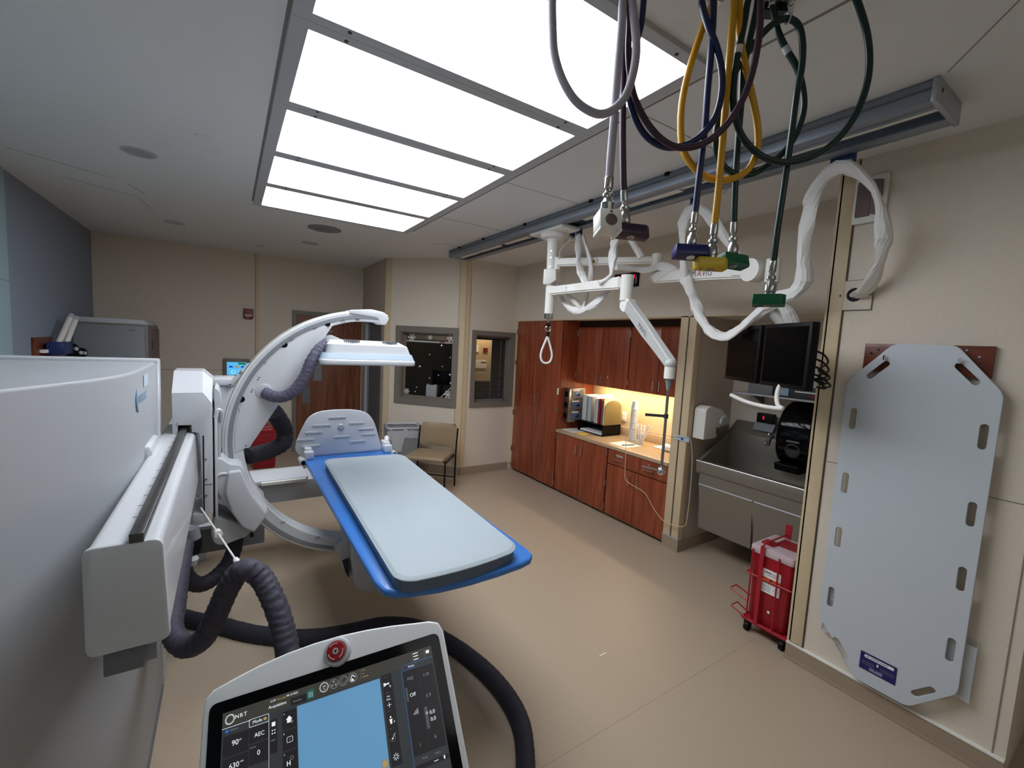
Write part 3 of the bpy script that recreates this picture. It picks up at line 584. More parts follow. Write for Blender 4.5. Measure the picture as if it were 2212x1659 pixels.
for (a, c, hy) in ((2.638, 3.16, 2.86), (3.166, 3.44, 3.27)):
    d = MB().box(3.6, 3.62, a, c, .622, .785, 'cherry', bev=.002).build('drawer', r)
    b = MB(); hbar(b, (3.6, hy - .055, .69), (3.6, hy + .055, .69), (-.03, 0, 0)); b.build('handle', d)
    if a > 3: MB().box(3.596, 3.6, hy - .05, hy + .045, .725, .745, 'aluminum_light').build('label_holder', d)
    else: MB().cyl((3.6, hy - .0, .745), (3.594, hy, .745), .009, 'chrome', n=12).build('lock', d)
b = MB()
for z in (.08, .35, .7): hinge(b, 3.6, 3.45, z)
b.build('hinge', r)
r = thing('worktop', (3.9, 3.5, .79), 'beige laminate worktop with backsplash above the base cabinets', 'worktop')
MB().box(3.585, 4.21, 2.635, 4.378, .79, .828, 'counter', bev=.004).build('slab', r)
MB().box(4.19, 4.22, 2.635, 4.378, .828, .93, 'counter', bev=.003).build('backsplash', r)
CT = .829
# ---- things on the counter
r = thing('glove_box_holder', (3.82, 4.33, .93), 'steel holder with three blue glove boxes on the tall cabinet side', 'holder')
MB().box(3.685, 3.96, 4.27, 4.375, .93, 1.37, 'steel', bev=.004).build('casing', r)
for i in range(3):
    z = .955 + i * .143
    q = MB(); q.prism(roundpoly([(3.72, z), (3.93, z), (3.93, z + .12), (3.72, z + .12)], .025), 4.262, 4.271, 'y', 'mid_gray'); q = q.build('opening', r)
    q = MB(); q.sphere((3.83, 4.266, z + .05), .05, 'block_blue', (1, .12, .5)); q.sphere((3.80, 4.262, z + .06), .03, 'table_blue', (1, .2, .6)); q.build('glove', r)
    q = MB(); q.box(3.735, 3.85, 4.259, 4.262, z + .095, z + .115, 'paper'); q.build('glove_box_label', r)
    MB().box(3.676, 3.685, 4.30, 4.35, z + .02, z + .09, 'black').build('side_window', r)
def binder(name, y0, y1, x0, x1, h, m, lab, base, tilt=0, group='binders and folders beside the file holder'):
    r = thing(name, ((x0 + x1) / 2, (y0 + y1) / 2, base), lab, 'binder', group)
    b = MB(); t = .004
    b.box(x0, x1, y0, y0 + t, base, base + h, m); b.box(x0, x1, y1 - t, y1, base, base + h, m); b.box(x0, x0 + t, y0, y1, base, base + h, m, bev=.001)
    b.build('cover', r)
    MB().box(x0 + .008, x1 - .008, y0 + t + .001, y1 - t - .001, base + .004, base + h - .006, 'paper').build('pages', r)
    return r
FB0 = .97
binder('binder', 4.12, 4.20, 3.86, 4.12, .33, 'white_matte', 'thick white binder nearest the glove boxes', FB0)
binder('binder', 4.04, 4.11, 3.87, 4.12, .32, 'light_gray', 'gray patterned binder between the white binder and the black divider', FB0)
binder('binder', 3.90, 3.945, 3.85, 4.12, .31, 'white_matte', 'slim white binder left of the red one', FB0)
binder('binder', 3.86, 3.895, 3.85, 4.12, .315, 'red', 'red binder standing in the desk organiser', FB0)
binder('binder', 3.815, 3.85, 3.85, 4.12, .30, 'brown_plastic', 'slim dark binder right of the red one', FB0)
r = thing('desk_organizer', (4.03, 3.95, CT), 'black desk organizer with letter tray and smoky end plate holding binders', 'organizer')
b = MB(); b.box(3.84, 4.15, 3.79, 4.24, CT, CT + .01, 'black'); b.box(3.84, 4.15, 3.79, 3.8, CT, .96, 'black'); b.box(3.84, 4.15, 4.23, 4.24, CT, .96, 'black'); b.box(4.14, 4.15, 3.79, 4.24, CT, .96, 'black'); b.box(3.84, 4.15, 3.79, 4.24, .955, .965, 'black')
b.build('tray', r)
b = MB(); b.box(3.85, 4.13, 3.81, 4.2, CT + .012, CT + .03, 'paper'); b.build('letter_stack', r)
pl = [(3.86, .965), (4.14, .965), (4.14, 1.18)] + [(4.0 + .14 * math.cos(t), 1.18 + .09 * math.sin(t)) for t in [PI * k / 12 for k in range(1, 12)]] + [(3.86, 1.18)]
b = MB(); b.prism(pl, 3.79, 3.797, 'y', 'smoke'); b.build('end_plate', r)
b = MB(); b.prism([(x, z + .02) for x, z in pl], 3.96, 3.967, 'y', 'dark_gray'); b.build('divider', r)
for (nm, yy, x1, h, m, lab) in (('paper_sheet', 3.803, 4.13, .33, 'paper_cream', 'cream folder sheet standing behind the smoky plate'), ('paper_sheet', 3.955, 4.16, .36, 'paper', 'white papers clipped upright near the black divider')):
    MB().box(3.85, x1, yy, yy + .006, .967, .967 + h, m).build(nm, label=lab, category='paper')
b = MB(); hbar(b, (3.9, 3.975, 1.30), (3.98, 3.975, 1.30), (0, 0, .02), 'chrome', .004); b.build('binder_clip', label='metal clip on top of the upright white papers', category='clip')
# papers, pen
MB().box(3.66, 3.92, 3.24, 3.5, CT, CT + .002, 'paper').build('paper_sheet', label='white sheet lying on the counter under the pen', category='paper')
MB().cyl((3.70, 3.34, CT + .007), (3.86, 3.30, CT + .007), .005, 'black', n=8).build('pen', label='black pen lying on the white sheet on the counter', category='pen')
r = MB(); r.box(3.64, 3.9, 4.1, 4.34, CT, CT + .002, 'paper'); r.box(3.66, 3.87, 4.25, 4.252, CT + .002, CT + .0026, 'ink_gray'); r.box(3.66, 3.87, 4.2, 4.215, CT + .002, CT + .0026, 'ink_gray'); r.box(3.66, 3.87, 4.15, 4.16, CT + .002, CT + .0026, 'ink_gray'); r.build('paper_sheet', label='printed sheet at the left end of the counter by the cabinet', category='paper')
MB().box(3.66, 3.82, 3.95, 4.07, CT, CT + .003, 'paper_yellow').build('note_pad', label='yellow note in front of the desk organizer', category='note')
MB().box(4.0, 4.16, 2.9, 3.16, CT, CT + .01, 'paper', bev=.002).build('paper_stack', label='white papers at the right end of the counter by the pier', category='paper')
b = MB(); b.cyl((4.0, 3.0, CT + .04), (4.0, 2.88, CT + .04), .04, 'paper', n=24); b.cyl((4.0, 3.001, CT + .04), (4.0, 2.879, CT + .04), .015, 'brown_plastic', n=16); b.build('paper_roll', label='small white roll lying on the counter beside the pier', category='roll')
# stack of cups, bottle
r = thing('cup_stack', (4.02, 3.47, CT), 'tall stack of upside down white foam cups on the counter', 'cups')
for i in range(18):
    b = MB(); z = CT + i * .0222; b.lathe((4.02, 3.47, z), (0, 0, 1), [(.043, 0), (.045, .004), (.043, .008), (.032, .1), (.03, .102), (.001, .102)], 'white_matte', 24)
    b.build('cup', r)
r = thing('spray_bottle', (4.08, 3.52, CT), 'clear white spray bottle with trigger behind the foam cups', 'bottle')
MB().lathe((4.10, 3.54, CT), (0, 0, 1), [(.001, 0), (.045, 0), (.048, .01), (.048, .22), (.04, .27), (.018, .32), (.016, .36)], 'liner', 24).build('body', r)
b = MB(); b.lathe((4.10, 3.54, CT + .355), (0, 0, 1), [(.018, 0), (.018, .03), (.012, .035)], 'white_matte', 16); b.box(4.04, 4.13, 3.527, 3.553, CT + .385, CT + .425, 'white_matte', bev=.008); b.box(4.05, 4.06, 3.53, 3.55, CT + .33, CT + .39, 'light_gray', bev=.003); b.build('trigger_head', r)
r = thing('swab_cup', (3.97, 3.31, CT), 'white paper cup holding long white wrapped swabs on the counter', 'cup')
MB().lathe((3.97, 3.31, CT), (0, 0, 1), [(.001, .002), (.03, 0), (.04, .12), (.042, .122), (.038, .122), (.028, .01), (.001, .01)], 'white_matte', 24).build('cup', r)
for i in range(7):
    a = i * .9; q = Vector((math.cos(a) * .05, math.sin(a) * .05 - .01 * i, .21 + .01 * (i % 3)))
    b = MB(); p0 = Vector((3.97 + math.cos(a) * .012, 3.31 + math.sin(a) * .012, CT + .015)); b.tube([p0, p0 + q * .5, p0 + q], .008, 'paper', n=6, sub=2); b.build('swab', r)
b = MB(); b.box(4.205, 4.22, 3.76, 3.83, 1.0, 1.12, 'white_cream', bev=.004); o = b.build('wall_outlet', label='cream wall outlet above the counter behind the foam cups', category='outlet')
for z in (1.03, 1.075): MB().box(4.2, 4.206, 3.78, 3.81, z, z + .025, 'paper').build('socket', o)
b = MB(); b.box(4.05, 4.15, 2.62, 2.632, 1.0, 1.2, 'aluminum_light'); b.box(4.03, 4.05, 2.632, 2.64, 1.19, 1.21, 'dark_gray'); b.build('sign_holder', label='thin plate mounted on the counter side of the pier', category='plate')
# ================================================================ scrub sink alcove
r = thing('scrub_sink', (3.98, 1.93, .25), 'stainless steel scrub sink with two access panels in the right alcove', 'sink')
y0, y1 = 1.3, 2.375
T = lambda x: .917 + (x - 3.65) * .52   # rim height along the sloping sides
b = MB()
b.box(3.65, 3.67, y0, y1, .815, .915, 'steel_brushed', bev=.003)
for yy in (y0, y1 - .03):
    b.prism([(3.66, .80), (4.16, .80), (4.16, T(4.12)), (3.66, .915)], yy, yy + .03, 'y', 'steel_brushed')
b.prism([(4.12, .80), (4.29, .80), (4.29, 1.27), (4.255, 1.27), (4.12, T(4.12))], y0, y1, 'y', 'steel_brushed', bev=.006)
b.box(3.67, 3.72, y0, y1, .88, .915, 'steel_brushed')
b.build('rim', r)
MB().cyl((3.655, y0, .915), (3.655, y1, .915), .009, 'chrome', n=12).build('front_bead', r)
b = MB(); b.box(3.7, 4.14, y0 + .02, y1 - .02, .56, .575, 'steel_brushed'); b.box(3.7, 3.715, y0 + .02, y1 - .02, .56, .9, 'steel_brushed'); b.box(4.125, 4.14, y0 + .02, y1 - .02, .56, 1.1, 'steel_brushed'); b.box(3.7, 4.14, y0 + .02, y0 + .035, .56, .9, 'steel_brushed'); b.box(3.7, 4.14, y1 - .035, y1 - .02, .56, .9, 'steel_brushed'); b.cyl((3.95, 1.85, .575), (3.95, 1.85, .58), .045, 'chrome', n=20); b.build('basin', r)
b = MB(); b.prism([(3.668, .70), (3.668, .815), (4.28, .815), (4.28, .3), (3.75, .3)], y0 + .03, y1 - .03, 'y', 'steel_brushed'); b.build('apron', r)
for (a, c) in ((1.33, 1.83), (1.85, 2.345)):
    d = MB(); d.prism([(3.68, .70), (3.705, .70), (3.745, .27), (3.72, .27)], a, c, 'y', 'steel_brushed'); d = d.build('access_panel', r)
    MB().prism([(3.665, .695), (3.705, .695), (3.705, .715), (3.672, .715)], a, c, 'y', 'aluminum_light').build('panel_lip', d)
r = thing('faucet', (4.2, 1.9, 1.12), 'chrome faucet on the sloping back of the steel sink', 'faucet')
b = MB(); b.cyl((4.17, 1.93, 1.14), (4.14, 1.93, 1.17), .03, 'chrome', n=16); b.tube([(4.15, 1.93, 1.17), (4.12, 1.93, 1.2), (4.04, 1.93, 1.19), (3.98, 1.92, 1.13)], .012, 'chrome', n=10); b.build('spout', r)
b = MB(); b.cyl((4.15, 2.0, 1.19), (4.1, 2.0, 1.12), .009, 'chrome', n=10); b.sphere((4.1, 2.0, 1.12), .014, 'chrome'); b.sphere((4.15, 2.0, 1.2), .02, 'chrome'); b.build('lever', r)
b = MB(); b.prism([(4.16, 1.22), (4.20, 1.29), (4.205, 1.288), (4.166, 1.218)], 1.98, 2.16, 'y', 'gray'); b.build('sink_plate', label='gray card lying on the sloping sink back below the timer', category='card')
r = thing('scrub_timer', (4.24, 2.08, 1.32), 'small black timer with red digits above the steel sink', 'timer')
MB().box(4.19, 4.25, 2.0, 2.15, 1.29, 1.38, 'black', bev=.006).build('case', r)
b = MB(); b.text('5', .04, frame((4.188, 2.095, 1.325), (0, -1, 0), (0, 0, 1)), 'led_red'); b.build('digits', r)
r = thing('soap_dispenser', (3.75, 2.37, 1.11), 'white curved soap dispenser on the side of the pier above the sink', 'dispenser')
sp = roundpoly([(3.655, 1.115), (3.86, 1.12), (3.885, 1.22), (4.01, 1.235), (4.035, 1.30), (3.94, 1.38), (3.74, 1.43), (3.66, 1.40)], [.01, .03, .03, .02, .03, .08, .04, .03])
MB().prism(sp, 2.33, 2.449, 'y', 'white_cream', bev=.02, seg=3).build('body', r)
b = MB(); b.prism(roundpoly([(3.87, 1.25), (4.01, 1.245), (4.03, 1.29), (3.93, 1.34), (3.88, 1.3)], .02), 2.305, 2.33, 'y', 'white', bev=.01); b.build('push_lever', r)
b = MB(); b.sphere((3.86, 2.335, 1.19), .035, 'brown_plastic', (.7, .3, 1.2)); b.build('refill_window', r)
r = thing('towel_dispenser', (4.15, 1.75, 1.0), 'large rounded black paper towel dispenser over the sink right side', 'dispenser')
tp = roundpoly([(4.29, 1.0), (4.05, 1.0), (3.98, 1.1), (3.97, 1.3), (4.04, 1.46), (4.17, 1.53), (4.29, 1.53)], [0, .04, .06, .1, .1, .06, 0])
MB().prism(tp, 1.58, 1.87, 'y', 'black_gloss', bev=.035, seg=4).build('cover', r)
MB().lathe((3.985, 1.72, 1.13), (-1, 0, 0), [(.06, 0), (.06, .008), (.05, .012), (.045, .006), (.001, .006)], 'dark_gray', 28).build('dial_ring', r)
MB().box(3.965, 3.985, 1.67, 1.77, 1.2, 1.215, 'mid_gray').build('badge', r)
b = MB(); b.prism(roundpoly([(4.2, .93), (4.0, .93), (3.98, 1.0), (4.2, 1.0)], .02), 1.66, 1.86, 'y', 'black', bev=.01); b.build('towel_tray', r)
r = thing('wall_shelf', (4.15, 1.95, 1.53), 'narrow gray shelf on brackets above the steel sink', 'shelf')
MB().box(4.02, 4.3, 1.35, 2.3, 1.55, 1.565, 'light_gray', bev=.002).build('board', r)
for y in (1.5, 2.15): MB().prism([(4.28, 1.46), (4.3, 1.46), (4.3, 1.55), (4.08, 1.55)], y, y + .012, 'y', 'mid_gray').build('bracket', r)
b = MB(); b.box(4.08, 4.26, 1.98, 2.2, 1.566, 1.72, 'bin_gray', bev=.006); b.build('storage_box', label='plain gray box at the left end of the shelf above the sink', category='box')
r = thing('supply_box', (4.13, 1.72, 1.565), 'dark printed supply box on the shelf behind the monitors', 'box')
MB().box(4.05, 4.25, 1.55, 1.95, 1.566, 1.66, 'dark_gray', bev=.003).build('carton', r)
b = MB(); b.box(4.045, 4.05, 1.83, 1.93, 1.58, 1.65, 'logo_pale'); b.box(4.045, 4.05, 1.6, 1.78, 1.62, 1.63, 'paper'); b.box(4.045, 4.05, 1.6, 1.66, 1.585, 1.605, 'alarm_red'); b.build('print', r)
# ---- sharps bin on wheeled rack
r = thing('sharps_container', (3.17, 1.36, .08), 'tall red sharps container with clear lid on a red wire cart', 'container')
MB().prism(roundpoly([(3.03, 1.24), (3.31, 1.24), (3.31, 1.47), (3.03, 1.47)], .025), .10, .58, 'z', 'red', bev=.008, top=roundpoly([(3.02, 1.225), (3.33, 1.225), (3.33, 1.485), (3.02, 1.485)], .025)).build('bin', r)
MB().prism(roundpoly([(3.01, 1.215), (3.34, 1.215), (3.34, 1.495), (3.01, 1.495)], .025), .57, .625, 'z', 'clear_lid', bev=.012).build('lid', r)
b = MB(); b.box(3.08, 3.16, 1.38, 1.46, .626, .64, 'red', bev=.004); b.box(3.14, 3.28, 1.26, 1.40, .626, .632, 'red_dark'); b.build('lid_door', r)
LB = frame((3.019, 1.40, .33), (0, -1, 0), (0, 0, 1))
q = MB(); q.box(0, .115, 0, .16, -.001, .004, 'paper', T=LB); q.box(0, .115, .07, .105, .004, .005, 'orange', T=LB)
q.box(.014, .055, .138, .1445, .004, .0045, 'ink', T=LB); q.text('SHARPS', .0105, LB @ Matrix.Translation((.06, .137, .0045)), 'ink'); q.text('CONTAINER', .0105, LB @ Matrix.Translation((.03, .122, .0045)), 'ink')
q.ring(LB @ Vector((.0575, .088, .006)), (1, 0, 0), .009, .0016, 'ink', 16, 4)
for a in (90, 210, 330):
    ra = math.radians(a); q.ring(LB @ Vector((.0575 + .008 * math.cos(ra), .088 + .008 * math.sin(ra), .006)), (1, 0, 0), .005, .0016, 'ink', 12, 4)
for k in range(4): q.box(.008, .06, .048 - k * .011, .051 - k * .011, .004, .0045, 'ink_gray', T=LB)
q.text('/ 11', .024, LB @ Matrix.Translation((.075, .03, .0045)), 'ink'); q.build('warning_label', r)
MB().box(3.012, 3.016, 1.33, 1.345, .2, .215, 'paper').build('sticker', r)
r = thing('wire_cart', (3.17, 1.36, 0), 'red wire cart on black castors holding the sharps container', 'cart')
b = MB(); R_ = .0055
for z in (.095, .42):
    b.tube([(3.0, 1.21, z), (3.0, 1.5, z), (3.35, 1.5, z), (3.35, 1.21, z), (3.0, 1.21, z)], R_, 'red_wire', n=6, smooth=False)
for (x, y) in ((3.0, 1.30), (3.0, 1.47), (3.1, 1.5), (3.3, 1.5), (3.35, 1.35), (3.1, 1.21), (3.3, 1.21)): b.cyl((x, y, .09), (x, y, .60), R_, 'red_wire', n=6)
b.build('wire_frame', r)
b = MB(); b.box(2.995, 3.003, 1.395, 1.42, .09, .64, 'red_wire'); b.tube([(2.999, 1.408, .64), (3.05, 1.408, .655), (3.3, 1.408, .655), (3.345, 1.408, .64)], R_, 'red_wire', n=6, smooth=False); b.box(3.34, 3.35, 1.39, 1.43, .09, .72, 'red_wire'); b.build('strap', r)
b = MB(); b.box(3.0, 3.35, 1.21, 1.5, .08, .092, 'red_wire', bev=.003); b.build('base_plate', r)
b = MB(); b.tube([(3.0, 1.47, .22), (3.0, 1.60, .25), (3.08, 1.60, .25), (3.09, 1.5, .22)], R_, 'red_wire', n=6, smooth=False); b.build('foot_loop', r); b = MB(); b.tube([(3.0, 1.48, .1), (3.0, 1.58, .13), (3.08, 1.58, .13), (3.08, 1.5, .1)], R_, 'red_wire', n=6, smooth=False); b.build('foot_loop', r)
for (x, y) in ((3.03, 1.24), (3.03, 1.47), (3.31, 1.24), (3.31, 1.47)):
    b = MB(); b.cyl((x, y - .013, .032), (x, y + .013, .032), .032, 'black', n=18); b.box(x - .018, x + .018, y - .02, y + .02, .045, .08, 'black', bev=.004); b.build('castor', r)
# ================================================================ near wall
r = thing('wall_vent', (3.0, 1.04, 2.68), 'white framed vent with dark slats high on the near right wall', 'vent')
MB().box(2.975, 3.0, .965, 1.115, 2.675, 2.925, 'white_cream', bev=.004).build('frame', r)
b = MB(); b.prism(roundpoly([(1.035, 2.71), (1.10, 2.71), (1.10, 2.90), (1.035, 2.90)], .005), 2.965, 2.976, 'x', 'brown_plastic'); b.prism([(.985, 2.70), (1.03, 2.72), (1.03, 2.90), (.985, 2.89)], 2.955, 2.976, 'x', 'brown_plastic'); b.build('louvre', r)
r = thing('access_plate', (3.0, 1.06, 2.2), 'square beige access plate with a round cable hole on the near right wall', 'plate')
b = MB(); F = frame((2.994, 1.145, 2.197), (0, -1, 0), (0, 0, 1))
b.curve2d([rect(0, .165, 0, .165), slot(.082, .085, .0801, .08)], .006, F, 'wall'); b.curve2d([rect(-.003, .168, -.003, .168), rect(0, .165, 0, .165)], .003, F, 'trim_dark'); b.build('plate', r)
b = MB(); b.box(2.997, 2.9995, 1.02, 1.10, 2.24, 2.325, 'black'); b.build('hole', r)
b = MB(); b.cyl((2.991, 1.13, 2.28), (2.987, 1.13, 2.28), .006, 'dark_gray', n=10); b.build('screw', r); b = MB(); b.cyl((2.991, .99, 2.28), (2.987, .99, 2.28), .006, 'dark_gray', n=10); b.build('screw', r)
r = thing('mounting_board', (2.99, .73, 1.85), 'brown wooden plank on the near right wall behind the gray backboard', 'board')
MB().box(2.975, 3.0, .483, .978, 1.855, 2.007, 'boardwood', bev=.002).build('plank', r)
for (y, z) in ((.945, 1.955), (.53, 1.955), (.915, 1.975), (.575, 1.985)): 
    b = MB(); b.cyl((2.975, y, z), (2.970, y, z), .005, 'chrome', n=10); b.build('screw', r)
for y in (.872, .586):
    b = MB(); b.cyl((2.975, y, 1.925), (2.925, y, 1.925), .006, 'chrome', n=10); b.cyl((2.925, y, 1.92), (2.925, y, 1.945), .006, 'chrome', n=10); b.build('peg', r)
r = thing('transfer_board', (2.95, .73, .13), 'large pale gray transfer board with oval hand holes hanging on the near wall', 'transfer board')
F = frame((2.95, 0, 0), (0, -1, 0), (0, 0, 1))
out = [(-1.029, .39), (-1.029, 1.79), (-.846, 2.005), (-.606, 2.005), (-.432, 1.79), (-.432, .33), (-.60, .135), (-.825, .135)]
# holes measured on the board: y across, z up
loops = [roundpoly(out, .03)]
for z in (1.585, 1.212, .891, .528):
    loops.append(slot(-.982, z, .125, .034, PI / 2)); loops.append(slot(-.475, z, .125, .034, PI / 2))
loops += [slot(-.898, 1.865, .13, .034, math.radians(48)), slot(-.557, 1.872, .13, .034, math.radians(-48)), slot(-.905, .258, .12, .034, math.radians(-52)), slot(-.548, .255, .12, .034, math.radians(48))]
b = MB(); b.curve2d(loops, .014, F, 'board_gray', bev=.002); b.build('board', r)
LF = frame((2.9415, .812, .212), (0, -1, 0), (0, 0, 1))
b = MB(); b.box(0, .158, 0, .098, 0, .001, 'label_navy', T=LF); b.prism(roundpoly(rect(.018, .146, .072, .088), .006), .001, .0016, 'z', 'paper', T=LF)
b.box(.026, .042, .078, .0825, .0016, .0019, 'ink_gray', T=LF); b.box(.046, .084, .078, .0825, .0016, .0019, 'ink_gray', T=LF); b.box(.088, .120, .078, .0825, .0016, .0019, 'ink_gray', T=LF); b.box(.074, .082, .048, .062, .001, .0015, 'paper', T=LF)
for k in range(4): b.box(.01, .065, .05 - k * .006, .0515 - k * .006, .001, .0014, 'ink_gray', T=LF); b.box(.09, .15, .05 - k * .006, .0515 - k * .006, .001, .0014, 'ink_gray', T=LF)
b.box(.045, .068, .020, .024, .001, .0015, 'light_gray', T=LF); b.box(.073, .102, .020, .024, .001, .0015, 'light_gray', T=LF); b.box(.045, .102, .010, .015, .001, .0015, 'light_gray', T=LF); b.build('label', r)
r = thing('wall_pocket', (2.97, .7, .3), 'clear plastic wall pocket behind the lower end of the gray board', 'pocket')
b = MB(); b.box(2.995, 3.0, .392, 1.017, .3, .598, 'clear'); b.box(2.965, 2.97, .392, 1.017, .3, .58, 'clear'); b.box(2.965, 3.0, 1.014, 1.017, .3, .598, 'white_cream'); b.box(2.965, 3.0, .392, .395, .3, .598, 'clear'); b.box(2.965, 3.0, .392, 1.017, .3, .303, 'clear'); b.build('pocket', r)
for k in range(3): MB().box(2.972, 2.99, .9, .99, .5 + k * .025, .512 + k * .025, 'aluminum_light').build('grip', r)
# clock
r = thing('digital_clock', (3.57, 3.34, 2.56), 'black digital wall clock with red digits above the cabinets', 'clock')
MB().prism(roundpoly([(3.18, 2.57), (3.51, 2.57), (3.51, 2.72), (3.18, 2.72)], .015), 3.565, 3.6, 'x', 'black', bev=.005).build('case', r)
F = frame((3.563, 3.50, 2.625), (0, -1, 0), (0, 0, 1))
b = MB(); b.text('4:20', .11, F, 'led_red', shear=.15); b.text('34', .07, F @ Matrix.Translation((.215, .02, 0)), 'led_red', shear=.15); b.build('digits', r)
b = MB(); b.box(3.562, 3.565, 3.19, 3.2, 2.6, 2.68, 'silver'); b.box(3.562, 3.565, 3.24, 3.3, 2.585, 2.592, 'silver'); b.build('marking', r)
# tubing loop and label on pier
b = MB(); b.tube([(3.585, 2.58, 1.10), (3.56, 2.49, 1.125), (3.57, 2.43, 1.13), (3.59, 2.41, 1.09), (3.59, 2.38, .9), (3.58, 2.365, .62), (3.58, 2.37, .4), (3.57, 2.38, .3), (3.55, 2.45, .27), (3.54, 2.60, .27), (3.53, 2.72, .36), (3.52, 2.82, .47), (3.52, 2.95, .5), (3.52, 3.02, .51), (3.52, 3.1, .56), (3.52, 3.11, .8), (3.52, 3.13, 1.0), (3.52, 3.10, 1.07), (3.53, 3.0, 1.085), (3.55, 2.8, 1.09), (3.58, 2.6, 1.10)], .0032, 'tubing', n=6); b.build('plastic_tube', label='thin loop of clear plastic tube hanging from a blue label on the pier', category='tube')
b = MB(); b.box(3.582, 3.586, 2.425, 2.575, 1.075, 1.125, 'pale_blue', bev=.001); b.box(3.58, 3.582, 2.49, 2.51, 1.085, 1.105, 'hook_blue'); b.build('label_tag', label='pale blue label clipped across the pier edge holding the plastic tube', category='label')
# ================================================================ back wall things
r = thing('fire_alarm', (.25, 7.63, 2.07), 'dark red fire alarm device high on the back wall', 'fire alarm')
MB().prism(roundpoly([(.19, 2.07), (.315, 2.07), (.315, 2.22), (.19, 2.22)], [.03, .03, .004, .004]), 7.6, 7.65, 'y', 'alarm_red', bev=.004).build('housing', r)
b = MB(); b.box(.205, .30, 7.585, 7.6, 2.105, 2.135, 'clear_lid', bev=.006); b.build('strobe', r)
b = MB(); b.text('FIRE', .022, frame((.222, 7.598, 2.08), (1, 0, 0), (0, 0, 1)), 'paper'); b.build('lettering', r)
r = thing('wall_monitor', (.1, 7.63, 1.19), 'small gray framed wall display with a light blue screen', 'display')
MB().prism(roundpoly([(-.065, 1.19), (.27, 1.19), (.27, 1.475), (-.065, 1.475)], .02), 7.6, 7.65, 'y', 'frame_gray', bev=.006).build('case', r)
b = MB(); b.box(-.02, .225, 7.595, 7.6, 1.235, 1.425, 'wallscreen'); b.box(.12, .215, 7.592, 7.595, 1.39, 1.42, 'wallscreen_green')
for i in range(3):
    cx = .03 + i * .075; b.prism([(cx + .028 * math.cos(PI * k / 10), 1.345 + .028 * math.sin(PI * k / 10)) for k in range(11)], 7.592, 7.595, 'y', ['wallscreen_blue', 'scr_yellow', 'wallscreen_blue'][i])
for i in range(2): b.ring((.06 + i * .09, 7.593, 1.28), (0, 1, 0), .026, .003, 'scr_white', 16, 4)
b.build('screen', r)
r = thing('tall_gray_cabinet', (-1.05, 6.8, 0), 'tall plain gray storage cabinet in the far left corner', 'cabinet')
b = MB(); b.box(-1.39, -.76, 6.4, 7.2, 0.02, 1.90, 'frame_gray', bev=.006); b.build('body', r)
b = MB(); b.prism([(-1.39, 1.9), (-.76, 1.9), (-.80, 1.955), (-1.39, 1.955)], 6.4, 7.2, 'y', 'light_gray', bev=.006); b.build('top_cap', r)
MB().box(-1.37, -.79, 6.385, 6.4, .03, 1.88, 'gray', bev=.002).build('door_panel', r)
MB().box(-.762, -.74, 6.45, 7.15, .03, 1.86, 'brown_plastic', bev=.004).build('side_door', r)
b = MB(); b.box(-.742, -.73, 6.48, 6.51, 1.62, 1.72, 'dark_gray', bev=.002); b.build('latch', r)
MB().box(-.92, -.86, 6.38, 6.386, 1.83, 1.84, 'mid_gray').build('badge', r)
r = thing('wooden_plaque', (-1.43, 5.7, 1.3), 'brown wooden board on the slate blue wall behind the white machine cabinet', 'board')
MB().box(-1.446, -1.42, 5.49, 5.95, 1.1, 1.74, 'boardwood', bev=.003).build('plank', r)
MB().cyl((-1.42, 5.62, 1.6), (-1.412, 5.62, 1.6), .01, 'dark_gray', n=10).build('screw', r)
r = thing('holder_with_tubes', (-1.33, 5.9, 1.5), 'two slanting white tubes standing in a dark blue clip on the left wall', 'holder')
for (p, q) in (((-1.36, 5.76, 1.62), (-1.33, 6.16, 1.96)), ((-1.34, 5.86, 1.58), (-1.31, 6.24, 1.94))):
    b = MB(); b.cyl(p, q, .024, 'white_cream', n=18); b.lathe(q, Vector(q) - Vector(p), [(.026, -.05), (.026, 0), (.02, .004), (.001, .004)], 'light_gray', 18); b.build('tube', r)
MB().box(-1.40, -1.28, 5.66, 5.96, 1.58, 1.70, 'hook_blue', bev=.015).build('clip', r)
b = MB(); b.box(-1.42, -1.38, 5.58, 5.7, 1.60, 1.63, 'paper', bev=.004); b.build('bracket', r)
for i, (y, z) in enumerate(((6.0, 1.63), (6.16, 1.585), (6.30, 1.575))):
    b = MB(); b.lathe((-1.30, y, z), (.8, -.6, 0), [(.001, 0), (.05, 0), (.055, .01), (.045, .03), (.001, .03)], 'black', 20); b.lathe((-1.28, y - .02, z), (.8, -.6, 0), [(.001, .015), (.018, .015), (.018, .03), (.001, .03)], 'light_gray', 14); b.build('knob', r)
# red bin
r = thing('red_waste_bin', (.42, 6.95, 0), 'red biohazard waste bin with lid on the floor near the back wall', 'bin')
MB().prism(rect(.28, .54, 6.8, 7.1), 0.0, .5, 'z', 'red_dark', bev=.015, top=rect(.25, .57, 6.78, 7.13)).build('body', r)
MB().prism([(.24, .5), (.58, .5), (.575, .545), (.5, .60), (.3, .60), (.245, .545)], 6.77, 7.14, 'y', 'red', bev=.01).build('lid', r)
b = MB(); b.box(.33, .5, 6.765, 6.772, .55, .556, 'clear_lid'); b.build('lid_mark', r)
MB().box(.40, .52, 6.778, 6.80, .12, .3, 'alarm_red', bev=.01).build('recess', r)
